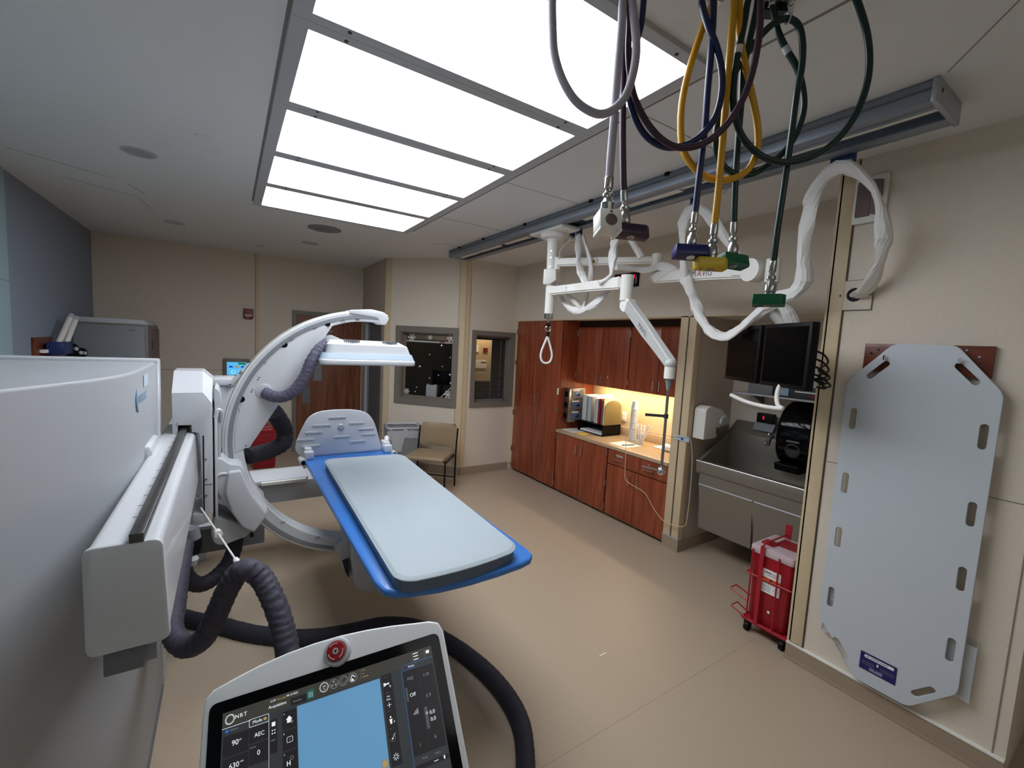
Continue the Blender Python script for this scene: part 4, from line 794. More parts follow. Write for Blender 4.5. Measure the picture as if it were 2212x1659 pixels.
# wall outlet
r = thing('floor_outlet', (.87, 7.64, .1), 'brown outlet plate low on the back wall left of the door', 'outlet')
MB().box(.72, .835, 7.615, 7.627, .1, .28, 'boardwood', bev=.003).build('plate', r)
b = MB()
for z in (.14, .2, .24): b.cyl((.795, 7.615, z), (.795, 7.612, z), .006, 'dark_gray', n=8)
b.build('socket', r)
# trash bin with liner
TF = Matrix.Translation((2.02, 5.78, 0)) @ Matrix.Rotation(math.radians(-12), 4, 'Z')
r = thing('trash_bin', (2.02, 5.78, 0), 'gray square trash bin with a clear plastic liner beside the chair', 'trash bin')
MB().prism(rect(-.19, .19, -.16, .16), 0, .68, 'z', 'bin_gray', bev=.012, top=rect(-.235, .235, -.19, .19), T=TF).build('bin', r)
MB().curve2d([roundpoly(rect(-.245, .245, -.2, .2), .03), roundpoly(rect(-.22, .22, -.175, .175), .03)], .02, TF @ Matrix.Translation((0, 0, .685)), 'mid_gray').build('rim', r)
rnd = random.Random(3)
vs = []; fs = []; n = 40
for ring_, (z, k) in enumerate(((.69, .86), (.715, .98), (.70, 1.04), (.64, 1.05), (.56, 1.03))):
    for i in range(n):
        t = 2 * PI * i / n; c_, s_ = math.cos(t), math.sin(t); q = min(1 / max(abs(c_), 1e-6), 1 / max(abs(s_), 1e-6)); q = min(q, 1.3)
        j = rnd.uniform(-.012, .012)
        dz = (-.16 if (ring_ == 4 and 26 < i < 30) else 0) + (rnd.uniform(-.03, .02) if ring_ == 4 else rnd.uniform(-.004, .004))
        vs.append((.235 * k * c_ * q + j * .5, .19 * k * s_ * q + j * .5, z + dz))
for a in range(4):
    for i in range(n): fs.append((a * n + i, a * n + (i + 1) % n, (a + 1) * n + (i + 1) % n, (a + 1) * n + i))
b = MB(); b.add(vs, fs, 'liner', TF); b.build('liner', r)
b = MB(); b.tube([(.22, -.17, .70), (.25, -.16, .66), (.255, -.15, .58), (.245, -.155, .52)], .018, 'liner', n=8, T=TF, fold=.2); b.build('liner_knot', r)
# chair : origin under its seat, facing 227 degrees
a = math.radians(227 - 90)
CF = Matrix.Translation((2.15, 5.09, 0)) @ Matrix.Rotation(a, 4, 'Z')   # local +y is the facing direction
r = thing('side_chair', (2.15, 5.09, 0), 'tan vinyl side chair with black metal legs by the angled wall', 'chair')
MB().box(-.25, .25, -.2, .25, .42, .475, 'vinyl_tan', bev=.025, seg=4, T=CF).build('seat', r)
bp = []
b = MB(); vs = []; fs = []
nu, nv = 12, 8
for sgn in (0, 1):
    for j in range(nv + 1):
        for i in range(nu + 1):
            u = i / nu * 2 - 1; v = j / nv
            w = .25 - .03 * (2 * v - 1) ** 6; x = u * w
            y = -.24 - .05 * v - .035 * (1 - u * u) * 1 + (.022 if sgn == 0 else -.022) * (1 - u ** 6) * (1 - (2 * v - 1) ** 6)
            vs.append((x, y, .50 + .31 * v))
m_ = (nu + 1) * (nv + 1)
for j in range(nv):
    for i in range(nu):
        q = j * (nu + 1) + i
        fs.append((q, q + nu + 1, q + nu + 2, q + 1)); fs.append((m_ + q, m_ + q + 1, m_ + q + nu + 2, m_ + q + nu + 1))
b.add(vs, fs, 'vinyl_tan', CF); b.build('backrest', r, ang=60)
for sx in (-1, 1):
    b = MB(); b.tube([(sx * .262, -.22, 0), (sx * .262, -.22, .4), (sx * .262, -.24, .55), (sx * .262, -.28, .76)], .011, 'black', n=8, smooth=False, T=CF); b.build('leg', r)
    b = MB(); b.tube([(sx * .262, .2, 0), (sx * .262, .2, .41), (sx * .262, -.22, .43)], .011, 'black', n=8, smooth=False, T=CF); b.build('leg', r)
b = MB(); b.cyl((-.262, -.2, .41), (.262, -.2, .41), .01, 'black', n=8, T=CF); b.cyl((-.262, .15, .41), (.262, .15, .41), .01, 'black', n=8, T=CF); b.cyl((-.262, -.22, .12), (.262, -.22, .12), .008, 'black', n=8, T=CF); b.build('crossbar', r)
# ---- window decorations (angled window) : local u, depth, z
def flake(u, z, s, lab, m='paper'):
    b = MB()
    for k in range(6):
        t = k * PI / 3; d = (math.cos(t), math.sin(t))
        T_ = FA @ Matrix.Translation((u, .08, z)) @ Matrix.Rotation(-t, 4, 'Y')
        b.box(0, s, -.001, .001, -s * .07, s * .07, m, T=T_)
        for q in (.45, .75):
            for sg in (-1, 1): b.box(0, s * .32, -.001, .001, -s * .05, s * .05, m, T=T_ @ Matrix.Translation((s * q, 0, 0)) @ Matrix.Rotation(sg * .9, 4, 'Y'))
    b.cyl(FA @ Vector((u, .0785, z)), FA @ Vector((u, .0815, z)), s * .25, m, n=6)
    b.build('snowflake_decal', label=lab, category='decal', group='paper snowflakes on the control room window')
flake(.385, 1.925, .06, 'large paper snowflake at the upper left of the control room window')
flake(.68, 1.94, .035, 'small paper snowflake at the top middle of the control room window')
flake(1.00, 1.94, .06, 'large paper snowflake at the upper right of the control room window')
flake(.335, 1.13, .045, 'paper snowflake at the lower left of the control room window')
flake(.985, 1.13, .06, 'paper snowflake at the lower right of the control room window')
for k, (u, z) in enumerate(((.86, 1.83), (.68, 1.69), (1.0, 1.665), (.53, 1.51), (.885, 1.53), (.83, 1.40), (1.005, 1.42), (.69, 1.35), (.49, 1.2), (1.02, 1.3), (.47, 1.135))):
    s = .008 if k % 3 else .013
    b = MB(); b.cyl(FA @ Vector((u, .079, z)), FA @ Vector((u, .081, z)), s, 'paper', n=12)
    b.build('snow_dot', label='small white round snow dot stuck on the control room window', category='decal', group='snow dots on the control room window')
b = MB(); b.box(.27, 1.09, .14, .2, 1.86, 1.885, 'white_cream', T=FA); b.box(.8, .88, .138, .14, 1.866, 1.88, 'red', T=FA); b.build('light_rail', label='white rail with a red mark just behind the top of the control room window', category='rail')
b = MB(); b.box(.27, 1.09, .3, .42, 1.9, 2.0, 'liner', T=FA); b.build('valance', label='pale strip hanging behind the top of the control room window', category='valance')
b = MB(); b.box(.62, .775, .12, .18, 1.045, 1.24, 'white_matte', bev=.006, T=FA); b.cyl(FA @ Vector((.64, .13, 1.245)), FA @ Vector((.64, .17, 1.245)), .01, 'white_matte', n=10); b.cyl(FA @ Vector((.755, .13, 1.245)), FA @ Vector((.755, .17, 1.245)), .01, 'white_matte', n=10); b.build('white_box', label='white box standing on the sill behind the control room window', category='box')
b = MB(); b.tube([FA @ Vector(p) for p in ((.83, .13, 1.05), (.92, .14, 1.14), (1.02, .15, 1.25), (1.06, .16, 1.36))], .008, 'white_cream', n=8); b.build('white_cable', label='white cable running up behind the control room window right corner', category='cable')
b = MB(); b.box(.4, 1.1, .55, 1.0, .6, 1.02, 'black', bev=.01, T=FA); b.box(.45, .75, .7, .73, 1.2, 1.42, 'screen_off', bev=.005, T=FA); b.box(.58, .62, .72, .75, 1.0, 1.25, 'black', T=FA); b.box(.85, 1.15, .72, .75, 1.12, 1.34, 'screen_off', bev=.005, T=FA); b.build('control_desk', label='dark control desk with screens seen through the snowflake window', category='desk')
# ---- blinds in the right window
r = thing('window_blind', (3.2, 5.53, 1.06), 'dark horizontal slat blind in the right hand window', 'blind')
b = MB()
for k in range(46):
    z = 1.052 + k * .0198
    b.box(.185, .768, .095, .118, z, z + .0018, 'aluminum_light', T=FB)
b.build('slats', r)
for u in (.24, .5, .66): MB().box(u, u + .003, .095, .099, 1.05, 1.97, 'light_gray', T=FB).build('cord', r)
MB().box(.185, .768, .094, .128, 1.945, 1.975, 'dark_gray', T=FB).build('head_rail', r)
b = MB(); b.box(.30, .74, .5, .52, 1.3, 1.95, 'splash', T=FB); b.box(.40, .5, .49, .5, 1.75, 1.85, 'paper', T=FB); b.box(.58, .66, .49, .5, 1.75, 1.82, 'alarm_red', T=FB); b.box(.45, .65, .49, .5, 1.5, 1.62, 'paper', T=FB); b.box(.55, .64, .49, .5, 1.58, 1.6, 'red', T=FB); b.build('notice_board', label='lit tan notice board seen through the left part of the blinds', category='notice board')
MB().box(1.985, 2.04, 1.783, 1.789, 0, .002, 'paper', T=Matrix.Translation((-.06, 0, 0))).build('paper_scrap', label='tiny white scrap lying on the open floor right of the table end', category='scrap')
lamp('board_lamp', (3.27, 5.8, 2.4), .3, .1, 9.0, (1, .75, .48), (math.radians(25), 0, 0))
# ================================================================ equipment cabinet at the left
r = thing('equipment_cabinet', (-.6, 2.1, 0), 'large white medical equipment cabinet with a blue ring logo filling the left side', 'cabinet')
fp = roundpoly([(-.30, 2.74), (-.30, 2.0), (-.47, 1.60), (-.66, 1.24), (-1.15, 1.1), (-1.15, 2.74)], [0, .35, .3, .2, .1, 0], 12)
MB().prism(fp, 0.03, 1.722, 'z', 'cabinet_white', bev=.012, seg=3).build('front_cover', r, ang=30)
b = MB(); b.prism([(x * .985, y) for x, y in fp], 0, .03, 'z', 'mid_gray'); b.build('plinth', r)
b = MB()
b.box(-1.17, -.292, 2.76, 2.85, 1.705, 1.735, 'white', bev=.008); b.box(-.335, -.292, 2.76, 2.85, 0.02, 1.72, 'white', bev=.008); b.build('rear_frame', r)
MB().box(-1.12, -.34, 2.745, 2.77, 1.0, 1.712, 'black').build('shadow_gap', r)
q = MB(); F = frame((-.2985, 2.18, 1.585), (0, 1, 0), (0, 0, 1))
q.tube([F @ Vector((.045 + .05 * math.cos(t_), .02 + .05 * math.sin(t_), .001)) for t_ in [2.1 + .21 * k for k in range(11)]], .003, 'logo_blue', n=5, smooth=False)
q.text('INTELLI C', .046, F @ Matrix.Translation((.045, .004, .0015)), 'logo_blue'); q.build('logo', r)
q = MB(); F = frame((-.2985, 2.36, 1.64), (0, 1, 0), (0, 0, 1)); q.box(.0, .11, 0, .05, 0, .001, 'pale_blue', T=F); q.build('sticker', r)
b = MB(); b.prism([(-.31, 1.385), (-.285, 1.385), (-.275, 1.36), (-.275, 1.3), (-.31, 1.3)], 2.36, 2.62, 'y', 'white', bev=.008); b.build('beam_bracket', r)
b = MB(); b.box(-.285, -.20, 1.48, 1.60, .955, 1.02, 'mid_gray', bev=.004); b.box(-.20, -.175, 1.5, 1.62, .96, 1.02, 'gray'); 
o_br = b
# ================================================================ C-arm gantry
g = thing('c_arm_gantry', (-.2, 2.4, 1.07), 'white C-shaped x-ray arm riding on a long horizontal white beam', 'x-ray machine')
bp_ = roundpoly([(-.298, 1.346), (-.150, 1.346), (-.138, 1.07), (-.298, 1.07)], .022)
MB().prism(bp_, 1.42, 4.6, 'y', 'white', bev=0).build('beam', g)
MB().prism(roundpoly([(-.302, 1.350), (-.146, 1.350), (-.134, 1.066), (-.302, 1.066)], .024), 1.40, 1.42, 'y', 'white_matte', bev=.006).build('beam_end_cover', g)
MB().box(-.214, -.184, 1.40, 4.6, 1.347, 1.372, 'rail_steel', bev=.002).build('guide_rail', g)
b = MB()
for k in range(14): b.box(-.235, -.222, 1.6 + k * .1, 1.602 + k * .1, 1.3465, 1.3472, 'mid_gray')
b.build('scale_mark', g)
b = MB(); b.cyl((-.22, 1.41, 1.3465), (-.22, 1.41, 1.349), .006, 'steel', n=10); b.build('screw', g)
o_br.build('under_bracket', g)
# vertical beam supports behind
MB().box(-.30, -.16, 4.2, 4.5, 0, 1.07, 'white_matte', bev=.01).build('beam_post', g)
# carriage straddling the beam
cp = [(-.245, 1.335), (-.223, 1.335), (-.223, 1.39), (-.165, 1.39), (-.165, 1.352), (-.135, 1.345), (-.128, 1.32), (-.122, .90), (-.165, .90), (-.165, .84), (-.115, .84), (-.075, .90), (-.075, 1.495), (-.115, 1.56), (-.245, 1.56)]
MB().prism(cp, 2.80, 3.12, 'y', 'white_matte', bev=.003).build('carriage_body', g)
hv = [(-.245, 2.80, 1.56), (-.115, 2.80, 1.56), (-.075, 2.80, 1.497), (-.245, 2.93, 1.665), (-.12, 2.93, 1.665), (-.075, 2.93, 1.62), (-.245, 3.12, 1.665), (-.12, 3.12, 1.665), (-.075, 3.12, 1.62), (-.245, 3.12, 1.56), (-.075, 3.12, 1.497)]
b = MB(); b.add(hv, [(0, 1, 4, 3), (1, 2, 5, 4), (3, 4, 7, 6), (4, 5, 8, 7), (2, 10, 8, 5), (9, 0, 3, 6), (9, 6, 7, 8, 10)], 'white'); b.build('carriage_hood', g, ang=20)
b = MB()
for (x, z) in ((-.225, 1.40), (-.105, 1.09), (-.105, 1.0), (-.14, 1.0), (-.105, 1.2)): b.cyl((x, 2.802, z), (x, 2.796, z), .0055, 'steel', n=10)
b.build('screw', g)
b = MB(); b.box(-.118, -.112, 2.797, 2.80, .90, 1.33, 'black'); b.box(-.118, -.076, 2.7975, 2.80, 1.06, 1.062, 'dark_gray'); b.build('slot_gap', g)
MB().box(-.075, -.066, 2.85, 3.15, .86, 1.47, 'dark_gray').build('side_gap', g)
MB().prism(roundpoly([(-.066, .95), (-.04, .95), (-.035, 1.50), (-.045, 1.56), (-.066, 1.58)], .01), 2.86, 3.16, 'y', 'light_gray', bev=.006).build('rear_cover', g)
MB().box(-.066, -.053, 2.82, 2.84, .86, 1.42, 'white', bev=.004).build('trim_bar', g)
b = MB(); b.tube([(-.06, 2.83, 1.42), (-.05, 2.83, 1.46), (-.035, 2.84, 1.45), (-.035, 2.86, 1.40)], .01, 'white', n=8); b.tube([(-.06, 2.84, 1.09), (-.02, 2.84, 1.10), (.04, 2.86, 1.06), (.06, 2.9, 1.0)], .008, 'white', n=8); b.build('cable_guide', g)
# C-arc brake housing
hp = roundpoly([(-.058, 1.195), (-.03, 1.185), (.0, 1.15), (.058, 1.14), (.075, 1.10), (.10, 1.0), (.15, .90), (.192, .845), (.18, .82), (.115, .742), (.05, .79), (-.01, .90), (-.058, 1.0)], .02)
MB().prism(hp, 2.84, 3.2, 'y', 'white_matte', bev=.012, seg=3).build('brake_housing', g)
hp2 = roundpoly([(-.005, 1.115), (.055, 1.12), (.078, 1.05), (.11, .97), (.182, .85), (.178, .825), (.118, .745), (.06, .785), (.01, .88), (-.02, 1.0)], .015)
MB().prism(hp2, 2.80, 2.84, 'y', 'white_matte', bev=.012, seg=3).build('brake_cover', g)
lh = roundpoly([(-.075, .86), (.03, .80), (.11, .75), (.09, .705), (.03, .69), (-.03, .672), (-.075, .69), (-.09, .76)], .03)
MB().prism(lh, 2.86, 3.1, 'y', 'light_gray', bev=.015, seg=3).build('motor_cover', g)
b = MB(); b.box(.098, .116, 2.83, 2.85, .71, .728, 'black'); b.build('limit_switch', g)
# the C : centre (.796, 1.24) in the plane of the arc
CX, CZ = .796, 1.24
def arc_pts(r, a0, a1, n): return [(CX + r * math.cos(math.radians(a0 + (a1 - a0) * i / n)), CZ + r * math.sin(math.radians(a0 + (a1 - a0) * i / n))) for i in range(n + 1)]
A0_, A1_ = 82, 268
def rin(a):  # inner radius slimmer at the top
    return .725 + .035 * max(0, min(1, (150 - a) / 50))
outer = arc_pts(.822, A0_, A1_, 72)
inner = [(CX + rin(A0_ + (A1_ - A0_) * i / 72) * math.cos(math.radians(A0_ + (A1_ - A0_) * i / 72)), CZ + rin(A0_ + (A1_ - A0_) * i / 72) * math.sin(math.radians(A0_ + (A1_ - A0_) * i / 72))) for i in range(73)]
def band(b, outer, inner, y0, y1, m, bev=.006):
    vs = []; fs = []; n = len(outer)
    for (o, i) in zip(outer, inner):
        d = Vector((o[0] - i[0], o[1] - i[1])); d.normalize()
        q = [(i[0] + d.x * 0, i[1] + d.y * 0, y0 + bev), (i[0] + d.x * bev, i[1] + d.y * bev, y0), (o[0] - d.x * bev, o[1] - d.y * bev, y0), (o[0], o[1], y0 + bev), (o[0], o[1], y1 - bev), (o[0] - d.x * bev, o[1] - d.y * bev, y1), (i[0] + d.x * bev, i[1] + d.y * bev, y1), (i[0], i[1], y1 - bev)]
        vs += [(x, y, z) for x, z, y in q]
    for k in range(n - 1):
        for j in range(8):
            j2 = (j + 1) % 8; fs.append((k * 8 + j, k * 8 + j2, (k + 1) * 8 + j2, (k + 1) * 8 + j))
    fs.append(tuple(range(8))[::-1]); fs.append(tuple(range((n - 1) * 8, n * 8)))
    b.add(vs, fs, m)
b = MB(); band(b, outer, inner, 2.975, 3.11, 'white'); b.build('c_arc', g)
b = MB(); band(b, arc_pts(.801, A0_ + 2, A1_, 72), arc_pts(.779, A0_ + 2, A1_, 72), 2.969, 2.976, 'gray', .001); b.build('guide_track', g)
b = MB(); band(b, arc_pts(.830, A0_ + 3, 200, 60), arc_pts(.818, A0_ + 3, 200, 60), 2.985, 3.10, 'white_cream', .002); b.build('outer_belt', g)
b = MB()
for i in range(230):
    an = math.radians(92 + i * .46)
    for yy in (2.998, 3.035):
        c_ = Vector((CX + .8305 * math.cos(an), yy, CZ + .8305 * math.sin(an))); t_ = Vector((-math.sin(an), 0, math.cos(an))); y_ = Vector((0, 1, 0)); n_ = Vector((math.cos(an), 0, math.sin(an)))
        b.box(-.0022, .0022, -.006, .006, -.001, .001, 'mid_gray', T=Matrix((t_, y_, n_)).transposed().to_4x4().copy() if False else frame(c_, t_, y_))
b.build('belt_teeth', g)
# end cap at the top of the arc
ec = roundpoly([(.66, 2.066), (.80, 2.082), (.885, 2.068), (.918, 2.032), (.895, 1.985), (.86, 1.99), (.84, 2.03), (.66, 2.045)], .012)
MB().prism(ec, 2.965, 3.12, 'y', 'white', bev=.006).build('arc_end_cap', g)
# flat side plate between the arc and its chord
a0p, a1p = 107, 184.5
seg = arc_pts(.768, a0p, a1p, 40)
ch = [(.10, 1.195), (.30, 1.535)]
pp = seg + [(.083, 1.205)] + [(.10, 1.203), (.555, 1.955)]
MB().prism(pp, 2.9715, 3.03, 'y', 'white', bev=.002).build('side_plate', g)
b = MB(); b.tube([(x, 2.974, z) for x, z in [(.56, 1.925), (.48, 1.895), (.36, 1.84), (.25, 1.755)]], .0012, 'gray', n=4); b.tube([(x, 2.974, z) for x, z in [(.085, 1.48), (.06, 1.36), (.062, 1.28), (.1, 1.225)]], .0012, 'gray', n=4)
b.tube([(x, 2.974, z) for x, z in [(.15, 1.61), (.2, 1.59), (.225, 1.56), (.225, 1.53)]], .0012, 'gray', n=4); b.tube([(x, 2.974, z) for x, z in [(.12, 1.56), (.17, 1.545)]], .0012, 'gray', n=4); b.tube([(x, 2.974, z) for x, z in [(.12, 1.52), (.17, 1.505)]], .0012, 'gray', n=4); b.build('panel_line', g)
for (x, z, rr) in ((.528, 1.965, .016), (.284, 1.825, .018), (.062, 1.497, .018), (.152, 1.625, .005), (.145, 1.612, .005), (.118, 1.552, .005), (.112, 1.54, .005), (.083, 1.22, .005), (.53, 1.943, .004)):
    b = MB(); b.cyl((x, 2.976, z), (x, 2.971, z), rr, 'black' if rr > .01 else 'mid_gray', n=20); b.build('hole_plug' if rr > .01 else 'bolt', g)
for an in (97, 104, 117, 128, 143, 166, 213, 226, 245):
    ra = math.radians(an); R_ = .765 if an < 190 else .75
    F = frame((CX + R_ * math.cos(ra), 2.9735, CZ + R_ * math.sin(ra)), (math.cos(ra), 0, math.sin(ra)), (-math.sin(ra), 0, math.cos(ra)))
    b = MB(); b.text(str(int(abs(an - 180) / 5) * 5), .022, frame((CX + R_ * math.cos(ra), 2.9735, CZ + R_ * math.sin(ra)), (1, 0, .15), (-.15, 0, 1)), 'ink'); b.box(-.004, -.002, -.004, .02, 0, .0005, 'ink', T=frame((CX + R_ * math.cos(ra), 2.9735, CZ + R_ * math.sin(ra)), (1, 0, .15), (-.15, 0, 1))); b.build('angle_mark', g)
# detector
dt = MB(); dp = roundpoly(rect(.452, 1.05, 2.76, 3.34), .05)
ins = lambda k, dx=0: [(.751 + (x - .751) * k + dx, 3.05 + (y - 3.05) * k) for x, y in dp]
dt.prism(ins(.99), 1.720, 1.757, 'z', 'white', bev=.012, seg=3); dt = dt.build('detector', g)
MB().prism(ins(.97), 1.757, 1.792, 'z', 'pale_blue', top=ins(.93)).build('detector_band', dt)
b = MB()
P0 = roundpoly(rect(.495, 1.02, 2.79, 3.31), .04); P1 = roundpoly(rect(.502, 1.0, 2.80, 3.30), .04); P2 = roundpoly(rect(.53, .955, 2.86, 3.22), .04)
b.prism(P0, 1.79, 1.845, 'z', 'white', top=P1); b.prism(P1, 1.845, 1.872, 'z', 'white', top=P2); b.build('detector_cover', dt, ang=25)
for c0 in (.60, .84):
    b = MB()
    for k in range(9):
        b.box(c0 + k * .011, c0 + k * .011 + .004, 2.815 + abs(k - 4) * .003, 2.858, 1.855, 1.8735, 'mid_gray', T=Matrix.Identity(4))
    b.build('vent_slots', dt)
b = MB(); F = frame((.735, 2.794, 1.80), (1, 0, 0), (0, .35, 1)); b.curve2d([rect(0, .1, 0, .025), rect(.002, .098, .002, .023)], .001, F, 'ink'); b.box(.044, .046, 0, .025, 0, .001, 'ink', T=F); b.box(.01, .02, .008, .015, 0, .001, 'ink', T=F); b.box(.055, .09, .012, .015, 0, .001, 'ink_gray', T=F); b.build('indicator', dt)
MB().prism([(.46, 1.80), (.46, 1.86), (.56, 1.90), (.66, 1.86), (.66, 1.82)], 3.03, 3.12, 'y', 'white', bev=.006).build('detector_mount', g)
# tube housing under the table
b = MB(); tp = roundpoly([(.672, .72), (.672, .44), (.70, .24), (.73, .20), (.80, .165), (.87, .17), (.93, .23), (.97, .32), (1.0, .72)], .03)
b.prism(tp, 2.83, 3.22, 'y', 'white_matte', bev=.03, seg=4); b.build('x_ray_tube_housing', g)
b = MB(); b.prism(roundpoly([(.58, .50), (.672, .55), (.672, .26), (.655, .30), (.62, .40)], .01), 2.9, 3.08, 'y', 'light_gray', bev=.008); b.build('tube_shroud', g)
MB().prism(roundpoly([(.625, .415), (.665, .425), (.672, .28), (.645, .33)], .006), 2.892, 2.901, 'y', 'dark_gray').build('shroud_vent', g)
# ---- patient table on its own carriage
t = thing('patient_table', (.86, 2.7, .86), 'blue x-ray patient table with a white footboard', 'table')
tt = roundpoly([(.50, 1.60), (1.235, 1.575), (1.215, 3.83), (.50, 3.83)], [.09, .10, .01, .01], 8)
# near edge bows outward
tb = [(.50, 3.83), (.50, 1.72)] + [(.515, 1.64), (.55, 1.605), (.60, 1.588), (.72, 1.56), (.86, 1.55), (1.0, 1.553), (1.13, 1.565), (1.19, 1.58), (1.228, 1.615), (1.235, 1.67)] + [(1.22, 3.83)]
MB().prism(tb, .865, .90, 'z', 'table_blue', bev=.012, seg=3).build('table_top', t)
b = MB(); b.box(.62, 1.1, 3.1, 3.9, .80, .864, 'light_gray', bev=.01); b.build('under_frame', t)
fbp = [(.50, .902), (.475, .92), (.448, .955), (.445, .985), (.452, 1.034), (.478, 1.10), (.50, 1.15), (.52, 1.192), (.543, 1.225), (.571, 1.247), (.605, 1.263), (.649, 1.273), (.71, 1.279), (.779, 1.28), (.85, 1.278), (.91, 1.271), (.955, 1.262), (.99, 1.249), (1.017, 1.23), (1.04, 1.205), (1.058, 1.175), (1.074, 1.141), (1.09, 1.095), (1.104, 1.046), (1.122, .981), (1.14, .93), (1.15, .902)]
F = frame((0, 3.86, 0), (1, 0, 0), (0, 0, 1))
MB().prism(fbp, 3.80, 3.825, 'y', 'white_matte', bev=.006).build('footboard', t)
b = MB()
for (x, z, l) in ((.56, .99, .14), (.93, 1.0, .14), (.52, 1.045, .13), (.80, 1.05, .13), (1.02, 1.055, .12), (.58, 1.10, .13), (1.0, 1.105, .13), (.64, 1.155, .14), (.92, 1.16, .13), (.76, 1.215, .14)):
    b.prism(slot(x, z, l, .018), 3.794, 3.801, 'y', 'white_matte', bev=.002)
b.build('raised_rib', t)
b = MB(); b.lathe((.79, 3.80, 1.135), (0, -1, 0), [(.026, 0), (.026, .006), (.018, .012), (.001, .012)], 'aluminum_light', 24); b.build('hub', t)
for sx, x in ((-1, .535), (1, 1.17)):
    b = MB(); b.box(x - .035, x + .035, 3.70, 3.80, .90, .965, 'white', bev=.01); b.cyl((x - sx * -.012, 3.80, .97), (x + sx * .03, 3.86, 1.0), .022, 'white', n=16); b.box(x - .028, x + .028, 3.74, 3.87, .94, .985, 'white', bev=.012)
    b.cyl((x + sx * .045, 3.68, .885), (x + sx * .045, 3.82, .885), .027, 'white', n=16); b.cyl((x + sx * .045, 3.679, .885), (x + sx * .045, 3.69, .885), .018, 'black', n=12); b.build('clamp', t)
MB().box(.19, 1.05, 3.95, 4.30, .50, .665, 'light_gray', bev=.004).build('support_arm', t)
MB().prism(roundpoly([(-.1, 3.93), (.565, 3.93), (.56, 4.28), (-.1, 4.28)], .03), .655, .70, 'z', 'white', bev=.012).build('arm_cover', t)
MB().box(.215, .54, 3.90, 3.93, .668, .69, 'white_cream').build('arm_strip', t)
MB().box(.9, 1.05, 3.7, 4.2, .62, .80, 'light_gray', bev=.01).build('arm_riser', t)
b = MB(); b.prism(roundpoly(rect(-.10, .04, 3.90, 4.2), .02), .5, 1.49, 'z', 'white_matte', bev=.006); b.prism(roundpoly(rect(-.105, .045, 3.88, 4.2), .02), 1.48, 1.53, 'z', 'white', bev=.006); b.build('lift_column', t)
b = MB(); b.cyl((.01, 3.87, 1.49), (.085, 3.86, 1.58), .016, 'white', n=14); b.cyl((.085, 3.86, 1.58), (.13, 3.855, 1.635), .019, 'pale_blue', n=14); b.sphere((.13, 3.855, 1.635), .019, 'pale_blue'); b.cyl((.08, 3.858, 1.574), (.09, 3.858, 1.586), .021, 'gray', n=12); b.sphere((.01, 3.87, 1.49), .017, 'white'); b.cyl((.01, 3.852, 1.49), (.01, 3.858, 1.49), .007, 'dark_gray', n=8); b.build('grab_handle', t)
b = MB(); b.box(-.30, -.10, 3.93, 4.2, 1.05, 1.45, 'light_gray', bev=.01); b.build('column_carriage', t)
b = MB(); b.box(-.30, .2, 3.3, 3.34, .46, .62, 'mid_gray'); b.box(-.30, .2, 3.29, 3.35, .62, .64, 'light_gray'); b.build('lower_rail', t)
# mattress lies on the table
mp_ = []
def mcorner(x, y): return (x, y)
mo = roundpoly([(.546, 1.575), (1.135, 1.60), (1.19, 3.40), (.60, 3.455)], [.07, .07, .09, .07], 8)
mo = [(x, y - (.03 * (1 - ((x - .84) / .3) ** 2) if y < 1.75 and .56 < x < 1.12 else 0)) for x, y in mo]
# densify the near edge for its bow
mo2 = []
for i, p in enumerate(mo):
    q = mo[(i + 1) % len(mo)]; n_ = max(1, int((Vector(p) - Vector(q)).length / .08))
    for k in range(n_):
        x = p[0] + (q[0] - p[0]) * k / n_; y = p[1] + (q[1] - p[1]) * k / n_
        mo2.append((x, y))
mo2 = [(x, y - (.028 * max(0, 1 - ((x - .84) / .28) ** 2) if y < 1.66 else 0)) for x, y in mo2]
mr = thing('mattress', (.86, 2.5, .90), 'pale gray blue flat mattress pad lying on the blue table', 'mattress')
def inset(P, k): return [(.86 + (x - .86) * (1 - k / .3), 2.5 + (y - 2.5) * (1 - k / .93)) for x, y in P]
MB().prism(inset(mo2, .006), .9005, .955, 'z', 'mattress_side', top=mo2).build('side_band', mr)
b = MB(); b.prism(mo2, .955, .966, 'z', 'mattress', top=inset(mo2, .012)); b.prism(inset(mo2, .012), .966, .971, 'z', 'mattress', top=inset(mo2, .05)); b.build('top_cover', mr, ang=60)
b = MB(); P_ = [(x, y, .954) for x, y in mo2] + [(mo2[0][0], mo2[0][1], .954)]; b.tube(P_, .0035, 'mattress', n=6, smooth=False); b.build('piping', mr)

# ================================================================ hoses of the machine
b = MB(); b.tube(D['fronthose'], .034, 'sleeve_purple', n=18, sub=16, wr=.05, seed=3); b.lathe((.178, 2.975, 1.541), (0, -1, 0), [(.048, 0), (.048, .006), (.04, .01)], 'light_gray', 24)
b.build('cable_sleeve', label='gray cable sleeve running from the C-arm side plate to the detector', category='cable sleeve')
b = MB(); b.tube(D['rearhose'], lambda t: .052, 'sleeve_dark', n=20, sub=16, wr=.05, seed=5); b.build('cable_sleeve', label='dark thick cable sleeve curving behind the C-arm near the red bin', category='cable sleeve')
b = MB(); b.tube(D['sleeve'], lambda t: .040, 'sleeve', n=20, sub=18, wr=.055, seed=8); b.build('cable_sleeve', label='wrinkled dark gray cable sleeve hung in an arch by a white cord, left foreground', category='cable sleeve')
b = MB(); b.tube(D['blackhose'], .042, 'sleeve_dark', n=18, sub=14, wr=.03, seed=4); b.build('cable_sleeve', label='black cable sleeve hanging in a loop under the C-arm carriage', category='cable sleeve')
fh_ = [(p[0], p[1], p[2]) for p in D['floorhose']]
